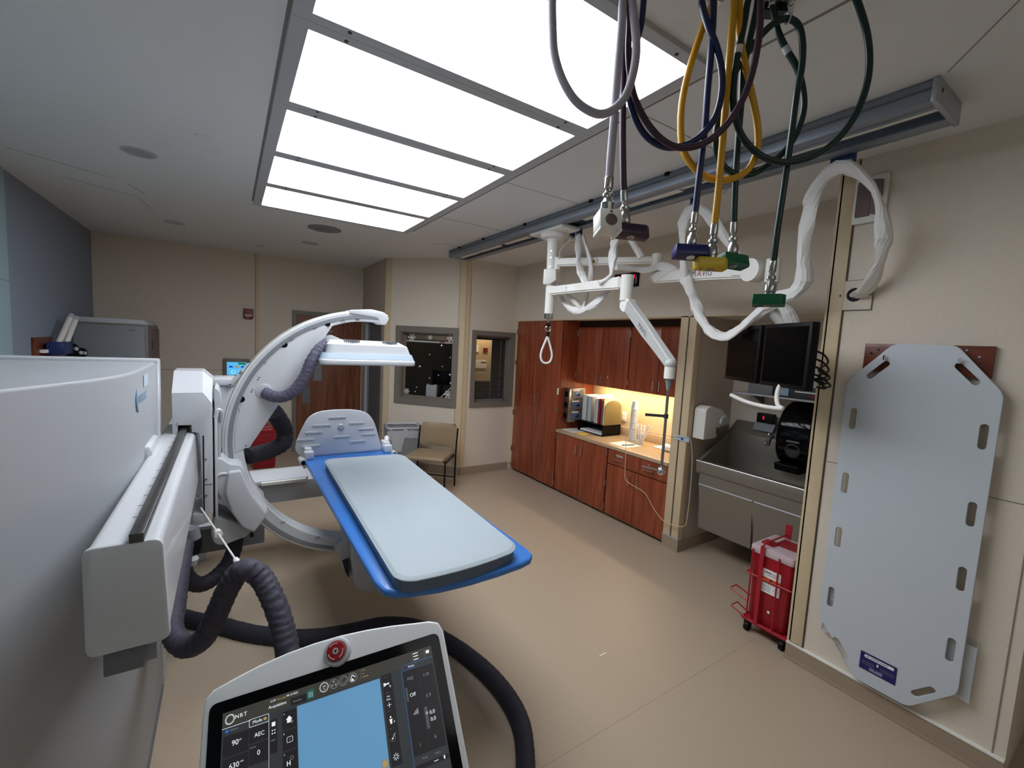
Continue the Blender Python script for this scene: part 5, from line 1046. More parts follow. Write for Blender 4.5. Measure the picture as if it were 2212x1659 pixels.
b = MB(); b.tube(fh_, lambda t: .05, 'sleeve_dark', n=18, sub=12, wr=.02, flat=.7, seed=6); b.build('floor_cable_sleeve', label='dark cable sleeve lying in a curve across the floor behind the console', category='cable sleeve')
c_ = D['cord']; 
r = thing('suspension_cord', c_[0], 'white cord with a white toggle holding up the arched cable sleeve', 'cord')
b = MB(); b.tube([c_[0], c_[1], c_[2], c_[3]], .004, 'white_cream', n=6, smooth=False); b.build('cord', r)
p = Vector(c_[1]); q = (Vector(c_[2]) - Vector(c_[0])).normalized(); b = MB(); b.lathe(p - q * .03, q, [(.006, 0), (.016, .02), (.017, .06), (.001, .06)], 'white_cream', 14); b.build('toggle', r)
p = Vector(c_[2]); b = MB(); b.lathe(p - q * .04, q, [(.004, 0), (.011, .02), (.012, .045), (.005, .06)], 'white_cream', 12); b.ring(p + q * .045, (1, 0, .3), .016, .003, 'chrome', 14, 6); b.build('clip', r)
b = MB(); b.cyl((-.17, 2.72, .86), (-.16, 2.72, .80), .035, 'gray', n=18); b.lathe((-.16, 2.72, .80), (0, 0, -1), [(.036, 0), (.04, .02), (.036, .06), (.028, .08)], 'black', 20); b.lathe((-.165, 2.70, .72), (0, 0, -1), [(.02, 0), (.03, .02), (.02, .05)], 'light_gray', 16); b.build('cable_connector', label='black and gray cable connector under the beam beside the carriage', category='connector')

# ================================================================ control console
P0 = Vector((-.0317, .9042, 1.2127)); HU = Vector((.9511, -.2541, .1754)); AV = Vector((.0451, .6764, .7352))
CFm = frame(P0, HU, AV)
k_ = thing('control_console', (.35, .75, 0), 'white touchscreen control console with red stop button in the foreground', 'console')
oc = [(-.012, -.33), (-.0115, -.02), (-.009, .012), (.004, .023), (.04, .032), (.08, .0405), (.13, .047), (.18, .050), (.23, .0495), (.28, .0455), (.33, .039), (.375, .031), (.405, .026), (.424, .018), (.431, 0), (.431, -.33)]
MB().prism(oc, -.05, .002, 'z', 'console_white', bev=.004, seg=3, T=CFm).build('housing', k_)
gl = roundpoly(rect(0, .42, -.32, 0), .014)
MB().prism(gl, .0, .0035, 'z', 'black_gloss', T=CFm).build('glass_bezel', k_)
S = MB(CFm)
z0 = .0037
def R(x0, x1, y0, y1, m, k=1): S.box(x0, x1, y0, y1, z0 + (k - 1) * .00012, z0 + k * .00012, m)
R(.0225, .401, -.31, -.0195, 'scr_bg'); R(.0225, .401, -.0425, -.0195, 'scr_bar', 2)
R(.0225, .068, -.0441, -.0434, 'scr_white', 3)
for (x0, x1, y0, y1) in ((.025, .0655, -.0865, -.0557), (.025, .0655, -.118, -.088), (.0665, .0975, -.079, -.0563), (.0665, .0975, -.11, -.081), (.1005, .112, -.104, -.054), (.1205, .1445, -.0765, -.048), (.1205, .1445, -.107, -.078), (.1205, .1445, -.138, -.1085), (.299, .3175, -.187, -.0435), (.339, .368, -.185, -.050), (.3685, .3985, -.185, -.0505)): R(x0, x1, y0, y1, 'scr_card', 3)
R(.340, .3435, -.1, -.077, 'scr_card_lit', 4); R(.369, .3745, -.152, -.117, 'scr_card_lit', 4)
R(.1457, .295, -.31, -.0463, 'scr_blue', 3)
def OUT(x0, x1, y0, y1, m, w=.0006): S.curve2d([roundpoly(rect(x0, x1, y0, y1), .002), roundpoly(rect(x0 + w, x1 - w, y0 + w, y1 - w), .0015)], .0004, CFm.inverted() @ CFm @ Matrix.Translation((0, 0, z0 + .0005)), m)
OUT(.066, .0985, -.0545, -.0425, 'scr_white'); R(.098, .0985, -.3, -.054, 'scr_white', 3); OUT(.3385, .3665, -.0475, -.0385, 'scr_line'); R(.366, .4, -.0395, -.0388, 'scr_line', 4); R(.3365, .3371, -.3, -.047, 'scr_line', 4)
R(.103, .109, -.0645, -.058, 'scr_white', 4); R(.389, .3955, -.031, -.0255, 'scr_white', 4); R(.386, .3863, -.0385, -.022, 'scr_gray', 4); R(.361, .3613, -.0385, -.0215, 'scr_gray', 4); R(.261, .2613, -.0375, -.0225, 'scr_gray', 4)
for yy in (-.025, -.03, -.0355): R(.3635, .373, yy, yy + .0015, 'scr_white', 4)
for yy, l_ in ((-.0245, .006), (-.030, .003), (-.0355, .011)): R(.264, .264 + l_, yy, yy + .001, 'scr_yellow', 4)
R(.141 - .006, .165, -.0425, -.031, 'scr_card', 3); R(.163, .176, -.0415, -.027, 'scr_green', 4)
for i in range(3):
    for j in range(3): R(.1665 + i * .0028, .1677 + i * .0028, -.0385 + j * .0028, -.0373 + j * .0028, 'scr_white', 5)
S.ring((.0346, -.032, z0 + .0004), (0, 0, 1), .0070, .0006, 'scr_white', 28, 5); S.ring((.0346, -.032, z0 + .0004), (0, 0, 1), .0055, .0004, 'scr_gray', 20, 4)
for an in (.8, 2.37, 3.94, 5.5): S.cyl((.0346 + .005 * math.cos(an), -.032 + .005 * math.sin(an), z0 + .0004), (.0346 + .0095 * math.cos(an), -.032 + .0095 * math.sin(an), z0 + .0004), .0004, 'scr_gray', n=4)
for cx in (.1939, .2117, .2288, .2464): S.ring((cx, -.0305, z0 + .0004), (0, 0, 1), .0075, .0005, 'scr_white' if cx < .2 else 'scr_gray', 28, 5)
S.ring((.1939, -.0305, z0 + .0004), (0, 0, 1), .0058, .0003, 'scr_gray', 24, 5); S.text('HU', .004, Matrix.Translation((.1915, -.0305, z0 + .0008)), 'scr_white', ex=.0001); S.text('0', .004, Matrix.Translation((.193, -.0345, z0 + .0008)), 'scr_white', ex=.0001)
for an in (90, 210, 330):
    a_ = math.radians(an); S.prism([(.2117 + .0015 * math.cos(a_ - .5), -.0305 + .0015 * math.sin(a_ - .5)), (.2117 + .006 * math.cos(a_ - .5), -.0305 + .006 * math.sin(a_ - .5)), (.2117 + .006 * math.cos(a_ + .5), -.0305 + .006 * math.sin(a_ + .5)), (.2117 + .0015 * math.cos(a_ + .5), -.0305 + .0015 * math.sin(a_ + .5))], z0, z0 + .0006, 'z', 'scr_gray')
S.ring((.2288, -.0305, z0 + .0004), (0, 0, 1), .0045, .0004, 'scr_gray', 20, 4, a0=.6, a1=5.6)
S.tube([(.242, -.034, z0 + .0005), (.2455, -.0265, z0 + .0005), (.251, -.0305, z0 + .0005)], .0008, 'scr_white', n=4); S.prism([(.2425, -.036), (.249, -.036), (.2455, -.031)], z0, z0 + .0006, 'z', 'scr_white')
# icons
S.prism([(.1285, -.067), (.1285, -.062), (.1265, -.062), (.132, -.0565), (.1375, -.062), (.1355, -.062), (.1355, -.067)], z0, z0 + .0006, 'z', 'scr_white'); S.ring((.136, -.0665, z0 + .0006), (0, 0, 1), .002, .0005, 'scr_gray', 14, 4)
OUT(.1275, .1375, -.0965, -.088, 'scr_white'); R(.1318, .1332, -.0935, -.091, 'scr_gray', 4)
R(.1270, .1282, -.1295, -.1225, 'scr_white', 4); R(.1315, .1327, -.1295, -.1225, 'scr_white', 4); R(.127, .1327, -.1265, -.1255, 'scr_white', 4); S.ring((.1350, -.1195, z0 + .0005), (0, 0, 1), .0025, .0004, 'scr_gray', 16, 4)
for i in range(4): R(.103 + (i % 2) * .004, .105 + (i % 2) * .004, -.076 + (i // 2) * .0045, -.0742 + (i // 2) * .0045, 'scr_white', 4)
S.prism([(.301, -.0565), (.301, -.063), (.3075, -.0605), (.311, -.0615), (.311, -.0575), (.3075, -.059)], z0, z0 + .0007, 'z', 'scr_white')
R(.303, .311, -.0945, -.0938, 'scr_white', 4); R(.3066, .3074, -.0985, -.090, 'scr_white', 4)
S.cyl((.3066, -.1135, z0), (.3066, -.1135, z0 + .0007), .0015, 'scr_white', n=12); S.prism([(.3035, -.1165), (.3096, -.1165), (.3086, -.119), (.3082, -.124), (.305, -.124), (.3046, -.119)], z0, z0 + .0007, 'z', 'scr_white')
S.cyl((.3045, -.148, z0 + .0004), (.3115, -.139, z0 + .0004), .0004, 'scr_white', n=4); S.cyl((.3058, -.1464, z0), (.3058, -.1464, z0 + .0007), .0013, 'scr_white', n=10); S.ring((.3058, -.1455, z0 + .0003), (0, 0, 1), .005, .0003, 'scr_gray', 20, 4, a0=2.5, a1=7)
for i in range(8): a_ = i * PI / 4; S.cyl((.308 + .002 * math.cos(a_), -.174 + .002 * math.sin(a_), z0 + .0004), (.308 + .0055 * math.cos(a_), -.174 + .0055 * math.sin(a_), z0 + .0004), .0006, 'scr_white', n=4)
for i in range(3): R(.3485 + i * .0032, .3515 + i * .0032, -.1235, -.120 + i * .0025, 'scr_gray', 4)
S.ring((.3725, -.1275, z0 + .0005), (0, 0, 1), .0018, .0004, 'scr_white', 14, 4)
S.prism(roundpoly(rect(.2815, .2945, -.185, -.1715), .002), z0 + .0003, z0 + .0006, 'z', 'scr_gray'); S.cyl((.288, -.178, z0 + .0005), (.288, -.178, z0 + .001), .0045, 'scr_yellow', n=16)
R(.34, .4, -.205, -.198, 'scr_card', 3); R(.39, .3925, -.2035, -.1985, 'scr_white', 4); R(.372, .38, -.202, -.201, 'scr_white', 4)
for (cx, n_) in ((.3055, 5), (.3055, 5)): pass
for yy in (-.0485, -.0745, -.1035, -.1315): 
    for i in range(4): R(.3035 + i * .0022, .3041 + i * .0022, yy, yy + .0006, 'scr_white' if i == 0 else 'scr_gray', 4)
S.cyl((.0305, -.0488, z0), (.0305, -.0488, z0 + .0007), .0026, 'scr_line', n=16); R(.0895, .0945, -.0505, -.0465, 'scr_yellow', 4)
TEXTS = [('NRT', .0427, -.034, .0061, 'w'), ('21:59', .1004, -.0268, .003, 'w'), ('Thursday', .1115, -.0268, .003, 'y'), ('08-12-2022', .1283, -.0260, .003, 'w'), ('Acquisition', .0976, -.0362, .0047, 'w'), ('Mode', .0715, -.0505, .0048, 'w'), ('Acquire', .0353, -.0498, .0028, 'g'), ('AEC', .0748, -.0715, .0062, 'w'), ('90', .0389, -.0726, .0078, 'w'), ('kV', .0505, -.0682, .0026, 'w'), ('630', .0358, -.1045, .0075, 'w'), ('mA', .0532, -.0995, .0025, 'w'), ('0', .0795, -.0985, .0072, 'w'), ('Density', .0682, -.0860, .0022, 'g'), ('A', .1222, -.053, .0022, 'w'), ('B', .1222, -.0832, .0022, 'w'), ('C', .1222, -.1133, .0022, 'w'), ('AEC', .1018, -.0865, .0028, 'g'), ('Examine', .1395, -.0385, .003, 'g'),
    ('Mode', .3505, -.0452, .0036, 'w'), ('HQ', .3457, -.066, .0053, 'g'), ('119', .376, -.069, .0057, 'g'), ('Off', .3463, -.0939, .0059, 'w'), ('5.9', .3757, -.1034, .0057, 'g'), ('0.0', .3774, -.1312, .006, 'w'), ('0.0', .3775, -.1422, .0059, 'w'), ('1', .3502, -.1732, .0053, 'g'), ('6', .3793, -.1692, .0055, 'g'), ('0', .3115, -.0666, .0036, 'w'), ('6', .3112, -.1233, .0035, 'w'), ('No', .3044, -.0815, .0029, 'w'), ('Filter', .3029, -.0864, .0028, 'w'), ('Frame', .3525, -.1924, .0027, 'g'), ('Frame', .376, -.1924, .0027, 'g')]
for (s_, u, v, h, m) in TEXTS:
    S.text(s_, h / .7, Matrix.Translation((u, v, z0 + .0008)), {'w': 'scr_white', 'g': 'scr_gray', 'y': 'scr_yellow'}[m], ex=.0001, spacing=1.25 if s_ == 'NRT' else 1.0)
S.build('screen', k_)
b = MB(CFm); b.lathe((.222, .0215, .001), (0, 0, 1), [(.027, 0), (.025, .004), (.0235, .012), (.0195, .0135), (.0185, .011)], 'white_matte', 32); b.build('button_collar', k_)
b = MB(CFm); b.lathe((.222, .0215, .008), (0, 0, 1), [(.014, 0), (.0175, .008), (.0175, .014), (.016, .017), (.001, .0178)], 'red', 32)
for a0 in (.4, 2.5, 4.4): b.ring((.222, .0215, .0248), (0, 0, 1), .0135, .0008, 'paper', 12, 4, a0=a0, a1=a0 + 1.2)
b.lathe((.222, .0215, .0252), (0, 0, 1), [(.0055, 0), (.0055, .0008), (.001, .0009)], 'light_gray', 20); b.prism([(.222 - .003, .0235), (.222 + .003, .0235), (.222, .0180)], .0258, .0264, 'z', 'ink', T=Matrix.Identity(4)); b.build('stop_button', k_)
b = MB(CFm); b.tube([(-.02, -.10, -.03), (-.035, -.12, -.02), (-.05, -.16, -.03), (-.05, -.3, -.04)], .010, 'white', n=10); b.tube([(-.012, -.115, -.02), (-.045, -.11, -.02)], .01, 'white', n=10, smooth=False); b.build('side_handle', k_)
b = MB(); b.cyl((.2, .66, .95), (.22, .58, .06), .045, 'white_matte', n=24); b.build('stand', k_)
b = MB(); b.box(-.05, .5, .3, .85, .06, .10, 'light_gray', bev=.02); b.build('stand_base', k_)
for (x, y) in ((0, .35), (.45, .35), (0, .8), (.45, .8)):
    b = MB(); b.cyl((x, y - .015, .035), (x, y + .015, .035), .035, 'black', n=16); b.build('castor', k_)
# ================================================================ ceiling arms
PX, PY = 2.5, 3.26
u = thing('monitor_suspension', (PX, PY, 2.95), 'white jointed arm on a round pole under the track, carrying the two monitors', 'support arm')
MB().box(2.40, 2.61, 3.02, 3.5, 2.925, 2.96, 'white_cream', bev=.008).build('track_carriage', u)
MB().lathe((PX, PY, 2.925), (0, 0, -1), [(.001, 0), (.115, 0), (.118, .02), (.105, .045), (.06, .055), (.055, .07), (.055, .08)], 'white_cream', 36).build('ceiling_flange', u)
MB().cyl((PX, PY, 2.86), (PX, PY, 2.56), .052, 'white_cream', r2=.045, n=28).build('pole', u)
b = MB()
for z in (2.76, 2.70, 2.62): b.cyl((PX - .035, PY - .03, z), (PX - .045, PY - .04, z), .006, 'chrome', n=10)
b.build('bolt', u)
b = MB(); b.prism(roundpoly([(-.06, .13), (.055, .13), (.06, .03), (.0, -.01), (-.06, -.01)], .012), -.06, .06, 'y', 'white_cream', bev=.012, T=Matrix.Translation((PX, PY, 2.47)) @ Matrix.Rotation(math.radians(-50), 4, 'Z')); b.build('hub', u)
def arm(name, par, p, q, h0, h1, w, m='white_cream', sides=6):
    "tapering box arm between two points"
    p = Vector(p); q = Vector(q); d = (q - p).normalized(); z = Vector((0, 0, 1)); s = d.cross(z).normalized(); n = s.cross(d)
    b = MB(); bm = bmesh.new(); vs = []
    L = (q - p).length
    for (x, h) in ((0, h0), (L * .45, h0), (L * .7, (h0 + h1) / 2 * .95), (L, h1)):
        for (a, c) in ((-w / 2, -h / 2), (w / 2, -h / 2), (w / 2, h / 2), (-w / 2, h / 2)): vs.append(bm.verts.new(p + d * x + s * a + n * c))
    for k in range(3):
        for j in range(4): bm.faces.new((vs[k * 4 + j], vs[k * 4 + (j + 1) % 4], vs[k * 4 + 4 + (j + 1) % 4], vs[k * 4 + 4 + j]))
    bm.faces.new(vs[0:4][::-1]); bm.faces.new(vs[12:16]); bmesh.ops.recalc_face_normals(bm, faces=list(bm.faces))
    bmesh.ops.bevel(bm, geom=[e for e in bm.edges if e.calc_face_angle(0) > .5], offset=.012, segments=3, affect='EDGES')
    b.addbm(bm, m); return b.build(name, par), frame(p, d, n)
E1 = (3.04, 2.51)
ua, F = arm('upper_arm', u, (2.52, 3.235, 2.665), (E1[0], E1[1], 2.668), .07, .055, .07)
def warn(F, x, y, off, par, sgn=1):
    b = MB(); T_ = F @ Matrix.Translation((x, y, off)) @ (Matrix.Identity(4) if sgn > 0 else Matrix.Rotation(PI, 4, 'Y'))
    b.box(-.075, .03, -.02, .022, 0, .0008, 'paper', T=T_); b.prism([(-.02, -.016), (.022, -.016), (.001, .018)], .0008, .0014, 'z', 'amber', T=T_); b.prism([(-.008, -.01), (.010, -.01), (.001, .006)], .0014, .0018, 'z', 'ink', T=T_); b.cyl(T_ @ Vector((-.05, 0, .0008)), T_ @ Vector((-.05, 0, .0014)), .009, 'logo_blue', n=12); b.box(.034, .037, -.018, .02, 0, .0014, 'ink', T=T_); b.box(.030, .041, .01, .013, 0, .0014, 'ink', T=T_)
    b.build('warning_sticker', par)
warn(F, .36, 0, .0355, ua)
MB().cyl((E1[0], E1[1], 2.51), (E1[0], E1[1], 2.72), .045, 'white_cream', n=24).build('joint', u)
MB().cyl((2.53, 3.22, 2.60), (2.53, 3.22, 2.71), .035, 'white_cream', n=20).build('joint', u)
E2 = (2.80, 1.43)
sa, F = arm('spring_arm', u, (E1[0], E1[1], 2.525), (2.815, 1.52, 2.45), .095, .11, .075)
b = MB(); b.text('M', .062, F @ Matrix.Translation((.46, -.02, .0385)), 'ink_gray'); b.text('A', .062, F @ Matrix.Translation((.52, -.02, .0385)), 'ink_red'); b.text('VIG', .062, F @ Matrix.Translation((.567, -.02, .0385)), 'ink_gray'); b.build('logo', sa)
b = MB(); b.tube([F @ Vector(p_) for p_ in ((.05, -.045, .0385), (.12, -.01, .0385), (.22, .03, .0385), (.3, .046, .0385))], .001, 'gray', n=4); b.box(.84, .92, -.035, -.031, .038, .0388, 'ink_gray', T=F); b.build('panel_line', sa)
sd = (Vector((2.815, 1.52, 0)) - Vector((E1[0], E1[1], 0))).normalized().cross(Vector((0, 0, 1)))
MB().cyl(Vector((2.825, 1.56, 2.45)) - sd * .045, Vector((2.825, 1.56, 2.45)) + sd * .045, .072, 'white_cream', n=32).build('elbow_disc', u)
b = MB(); b.cyl((E2[0], E2[1], 2.36), (E2[0], E2[1], 2.50), .042, 'white_cream', n=24); b.build('joint', u)
b = MB(); b.cyl((E2[0], E2[1], 2.36), (E2[0], E2[1], 2.31), .032, 'light_gray', n=20); b.tube([(E2[0], E2[1], 2.33), (E2[0], E2[1], 2.24), (E2[0] + .02, E2[1] - .01, 2.18), (E2[0] + .06, E2[1] - .05, 2.12), (E2[0] + .08, E2[1] - .06, 2.02)], .034, 'white_cream', n=18); b.cyl((E2[0] - .035, E2[1] + .005, 2.29), (E2[0] - .04, E2[1] + .005, 2.29), .006, 'dark_gray', n=8); b.build('yoke', u)
# cross bar behind monitors and handle below
mR0 = Vector((2.699, 1.391, 0)); mR1 = Vector((2.503, 1.054, 0)); mL0 = Vector((2.934, 1.755, 0)); mL1 = Vector((2.718, 1.422, 0))
nR = Vector((-.86, .51, 0)); 
b = MB(); b.cyl((2.70, 1.17, 1.95), (2.93, 1.56, 1.95), .025, 'dark_gray', n=14); b.cyl((2.88, 1.37, 2.03), (2.86, 1.40, 1.93), .03, 'dark_gray', n=14); b.build('monitor_bracket', u)
b = MB(); b.tube([(2.63, 1.233, 1.755), (2.60, 1.230, 1.73), (2.565, 1.218, 1.684), (2.547, 1.197, 1.639), (2.538, 1.17, 1.628), (2.547, 1.224, 1.623), (2.565, 1.305, 1.623), (2.583, 1.404, 1.634), (2.601, 1.503, 1.659)], .012, 'white_cream', n=12, sub=8); b.build('handle', u)
def monitor(a, c, lab):
    a = Vector((a.x, a.y, 1.737)); c = Vector((c.x, c.y, 1.737)); d = (c - a).normalized(); n = d.cross(Vector((0, 0, 1))); 
    F = frame(a, d, (0, 0, 1)); L = (c - a).length
    r = thing('monitor', (a + c) / 2, lab, 'monitor', 'twin monitors on the ceiling arm')
    b = MB(F); b.box(0, L, 0, .36, -.045, 0, 'black', bev=.006); b.prism(rect(.05, L - .05, .05, .31), -.075, -.045, 'z', 'black'); b.build('housing', r)
    MB(F).box(.02, L - .02, .024, .338, .0, .0015, 'screen_off').build('screen', r)
    b = MB(F)
    for (x0, x1, y0, y1) in ((.017, .0185, .02, .34), (L - .0185, L - .017, .02, .34)): b.box(x0, x1, y0, y1, 0, .0008, 'dark_gray')
    b.build('bezel_line', r); return r
monitor(mR0, mR1, 'right black monitor of the pair, the nearer and wider one')
monitor(mL0, mL1, 'left black monitor of the pair, partly behind the white sleeve')
b = MB()
for k in range(4): b.tube([(2.57, 1.06, 1.95 - k * .04), (2.585, 1.02, 1.93 - k * .04), (2.59, 1.0 - .008 * k, 1.89 - k * .04), (2.57, 1.03, 1.85 - k * .03), (2.59, .995, 1.82 - k * .02), (2.57, 1.05, 1.80)], .005, 'black', n=6)
b.build('monitor_cables', label='tangle of black cables at the right edge of the nearer monitor', category='cables')
# lower arm with rod
w = thing('shield_arm', (PX, PY, 2.45), 'lower white jointed arm ending in a hanging steel rod with a ball', 'support arm')
b = MB(); b.cyl((PX, PY, 2.46), (PX, PY, 2.20), .042, 'white_cream', n=24); b.build('hub', w)
la, F = arm('lower_arm', w, (2.5, 3.25, 2.405), (2.51, 2.38, 2.405), .075, .095, .075)
warn(F, .30, 0, .038, la, -1)
warn(F @ Matrix.Rotation(PI, 4, 'X'), .30, 0, .038, la)
MB().cyl((2.51, 2.335, 2.27), (2.51, 2.335, 2.46), .047, 'white_cream', n=24).build('joint', w)
b = MB(); b.cyl((2.545, 2.31, 2.235), (2.475, 2.31, 2.235), .05, 'white_cream', n=20); b.build('elbow_disc', w)
sp_, F = arm('spring_arm', w, (2.50, 2.29, 2.23), (2.21, 1.655, 1.825), .10, .065, .06, 'arm_shaded')
b = MB()
for T_ in (F @ Matrix.Translation((.3, -.015, .031)),): b.text('MAVIG', .05, T_, 'ink_gray')
b.build('logo', sp_)
MB().box(.5, .70, -.031, -.028, -.02, .02, 'white_cream', T=F).build('cover_plate', sp_)
RX, RY = 2.207, 1.664
b = MB(); b.cyl((RX, RY, 1.815), (RX, RY, 1.745), .032, 'white_cream', n=24); b.sphere((RX, RY, 1.83), .036, 'arm_shaded'); b.build('end_cap', w)
b = MB(); b.lathe((RX, RY, 1.745), (0, 0, -1), [(.024, 0), (.012, .06), (.010, .07)], 'gray', 18); b.build('cone', w)
MB().cyl((RX, RY, 1.70), (RX, RY, 1.20), .0085, 'steel', n=12).build('rod', w)
b = MB(); b.sphere((RX, RY, 1.18), .027, 'chrome', seg=20); b.tube([(RX, RY, 1.18), (RX - .03, RY + .05, 1.185), (RX - .06, RY + .10, 1.19)], .006, 'steel', n=8, smooth=False); b.build('ball', w)
b = MB(); b.cyl((RX, RY, 1.505), (RX, RY, 1.53), .014, 'dark_gray', n=12); b.box(-.005, .12, -.009, .009, 1.51, 1.525, 'dark_gray', T=Matrix.Translation((RX, RY, 0)) @ Matrix.Rotation(math.radians(135), 4, 'Z')); b.build('cross_lever', w)
# strap loop under the pole
s = thing('strap_loop', (PX, PY, 1.95), 'white strap loop hanging from a steel swivel under the ceiling pole', 'strap')
b = MB(); b.cyl((PX, PY, 2.20), (PX, PY, 2.155), .044, 'chrome', n=24); b.cyl((PX, PY, 2.155), (PX, PY, 2.11), .012, 'chrome', n=12); b.sphere((PX, PY, 2.10), .022, 'black'); b.ring((PX, PY, 2.06), (.5, .8, 0), .025, .006, 'chrome', 20, 8); b.cyl((PX, PY, 2.03), (PX, PY, 1.99), .013, 'black', n=12); b.build('swivel', s)
dx = Vector((.80, -.6, 0)); c0 = Vector((PX, PY, 0))
lp = [(0, 1.995), (.018, 1.94), (.045, 1.86), (.052, 1.80), (.035, 1.755), (0, 1.74), (-.035, 1.755), (-.052, 1.80), (-.045, 1.86), (-.018, 1.94), (0, 1.995)]
b = MB(); b.tube([c0 + dx * x + Vector((0, 0, z)) for x, z in lp], .010, 'cloth', n=8); b.build('strap', s)

# ---- white cable sleeves and their hooks
def cloth_tube(b, pts, r, seed):
    "a flattened, twisted and pinched fabric tube"
    P = catmull(pts, 10); rnd = random.Random(seed); n = 12
    L = [0]
    for i in range(1, len(P)): L.append(L[-1] + (P[i] - P[i - 1]).length)
    step = .042; Q = []; s_ = 0; j = 0
    while s_ < L[-1]:
        while L[j + 1] < s_: j += 1
        t = (s_ - L[j]) / max(1e-6, L[j + 1] - L[j]); Q.append(P[j].lerp(P[j + 1], t)); s_ += step * rnd.uniform(.6, 1.4)
    Q.append(P[-1])
    a = (Q[1] - Q[0]).normalized().orthogonal().normalized(); vs = []; fs = []
    tw = rnd.uniform(0, 3); ph = rnd.uniform(0, 6); am = [rnd.uniform(0, 6) for _ in range(4)]
    for i, p in enumerate(Q):
        t = (Q[min(i + 1, len(Q) - 1)] - Q[max(i - 1, 0)]).normalized()
        a = (a - t * a.dot(t)).normalized(); c = t.cross(a); d = i * step
        tw += rnd.uniform(-.25, .35); w = 1.05 + .16 * math.sin(d * 19 + ph) + rnd.uniform(-.1, .1); fl = .62 + .15 * math.sin(d * 13 + am[0])
        for k in range(n):
            th = 2 * PI * k / n; rr = r * w * (1 + .12 * math.sin(3 * th + am[1] + d * 9) + rnd.uniform(-.07, .07))
            x = math.cos(th) * rr; y = math.sin(th) * rr * fl
            vs.append(p + a * (x * math.cos(tw) - y * math.sin(tw)) + c * (x * math.sin(tw) + y * math.cos(tw)))
    for i in range(len(Q) - 1):
        for k in range(n):
            k2 = (k + 1) % n; fs.append((i * n + k, i * n + k2, (i + 1) * n + k2)); fs.append((i * n + k, (i + 1) * n + k2, (i + 1) * n + k))
    fs.append(tuple(range(n))[::-1]); fs.append(tuple(range((len(Q) - 1) * n, len(Q) * n)))
    b.add(vs, fs, 'cloth')
def sleeve(key, r_, lab, seed):
    b = MB(); cloth_tube(b, D[key], r_, seed); b.build('cloth_sleeve', ang=13, label=lab, category='cable sleeve')
sleeve('slA', .038, 'white cloth cable sleeve looping from the wall access plate over the track hook', 3)
sleeve('slB', .033, 'white cloth cable sleeve arched over the hook behind the blue gas block', 5)
sleeve('slB2', .036, 'white cloth cable sleeve sagging in a V between spring arm and monitors', 7)
sleeve('slC', .030, 'white cloth sleeve loop hanging left of the pole below the arms', 9)
sleeve('slC2', .032, 'straight white cloth sleeve hanging in front of the upper arm', 11)
sleeve('slC3', .029, 'white cloth sleeve hanging behind both arms right of the straight one', 12)
sleeve('slD', .036, 'white cloth sleeve draped over the hook below the purple gas block', 15)
sleeve('slE', .032, 'white cloth sleeve lying along the upper arm toward the monitor arm', 17)
for (y, lab) in ((1.068, 'blue hook on the track holding the sleeve from the wall plate'), (1.926, 'blue hook on the track behind the blue gas hose'), (3.098, 'right blue hook of the two beside the ceiling pole'), (3.194, 'left blue hook of the two beside the ceiling pole'), (2.543, 'blue hook on the track behind the purple gas block')):
    r = thing('track_hook', (2.665, y, 2.9), lab, 'hook', 'blue sleeve hooks on the ceiling track')
    wd = .055 if y < 1.5 else .03
    MB().box(2.655, 2.68, y - wd, y + wd, 2.915, 2.972, 'hook_blue', bev=.003).build('block', r)
    b = MB(); b.cyl((2.667, y, 2.915), (2.667, y, 2.89), .008, 'chrome', n=10); b.ring((2.667, y, 2.88), (1, 0, 0), .018, .004, 'chrome', 16, 6); b.box(2.66, 2.675, y - wd * .9, y + wd * .9, 2.90, 2.906, 'steel'); b.build('hook', r)

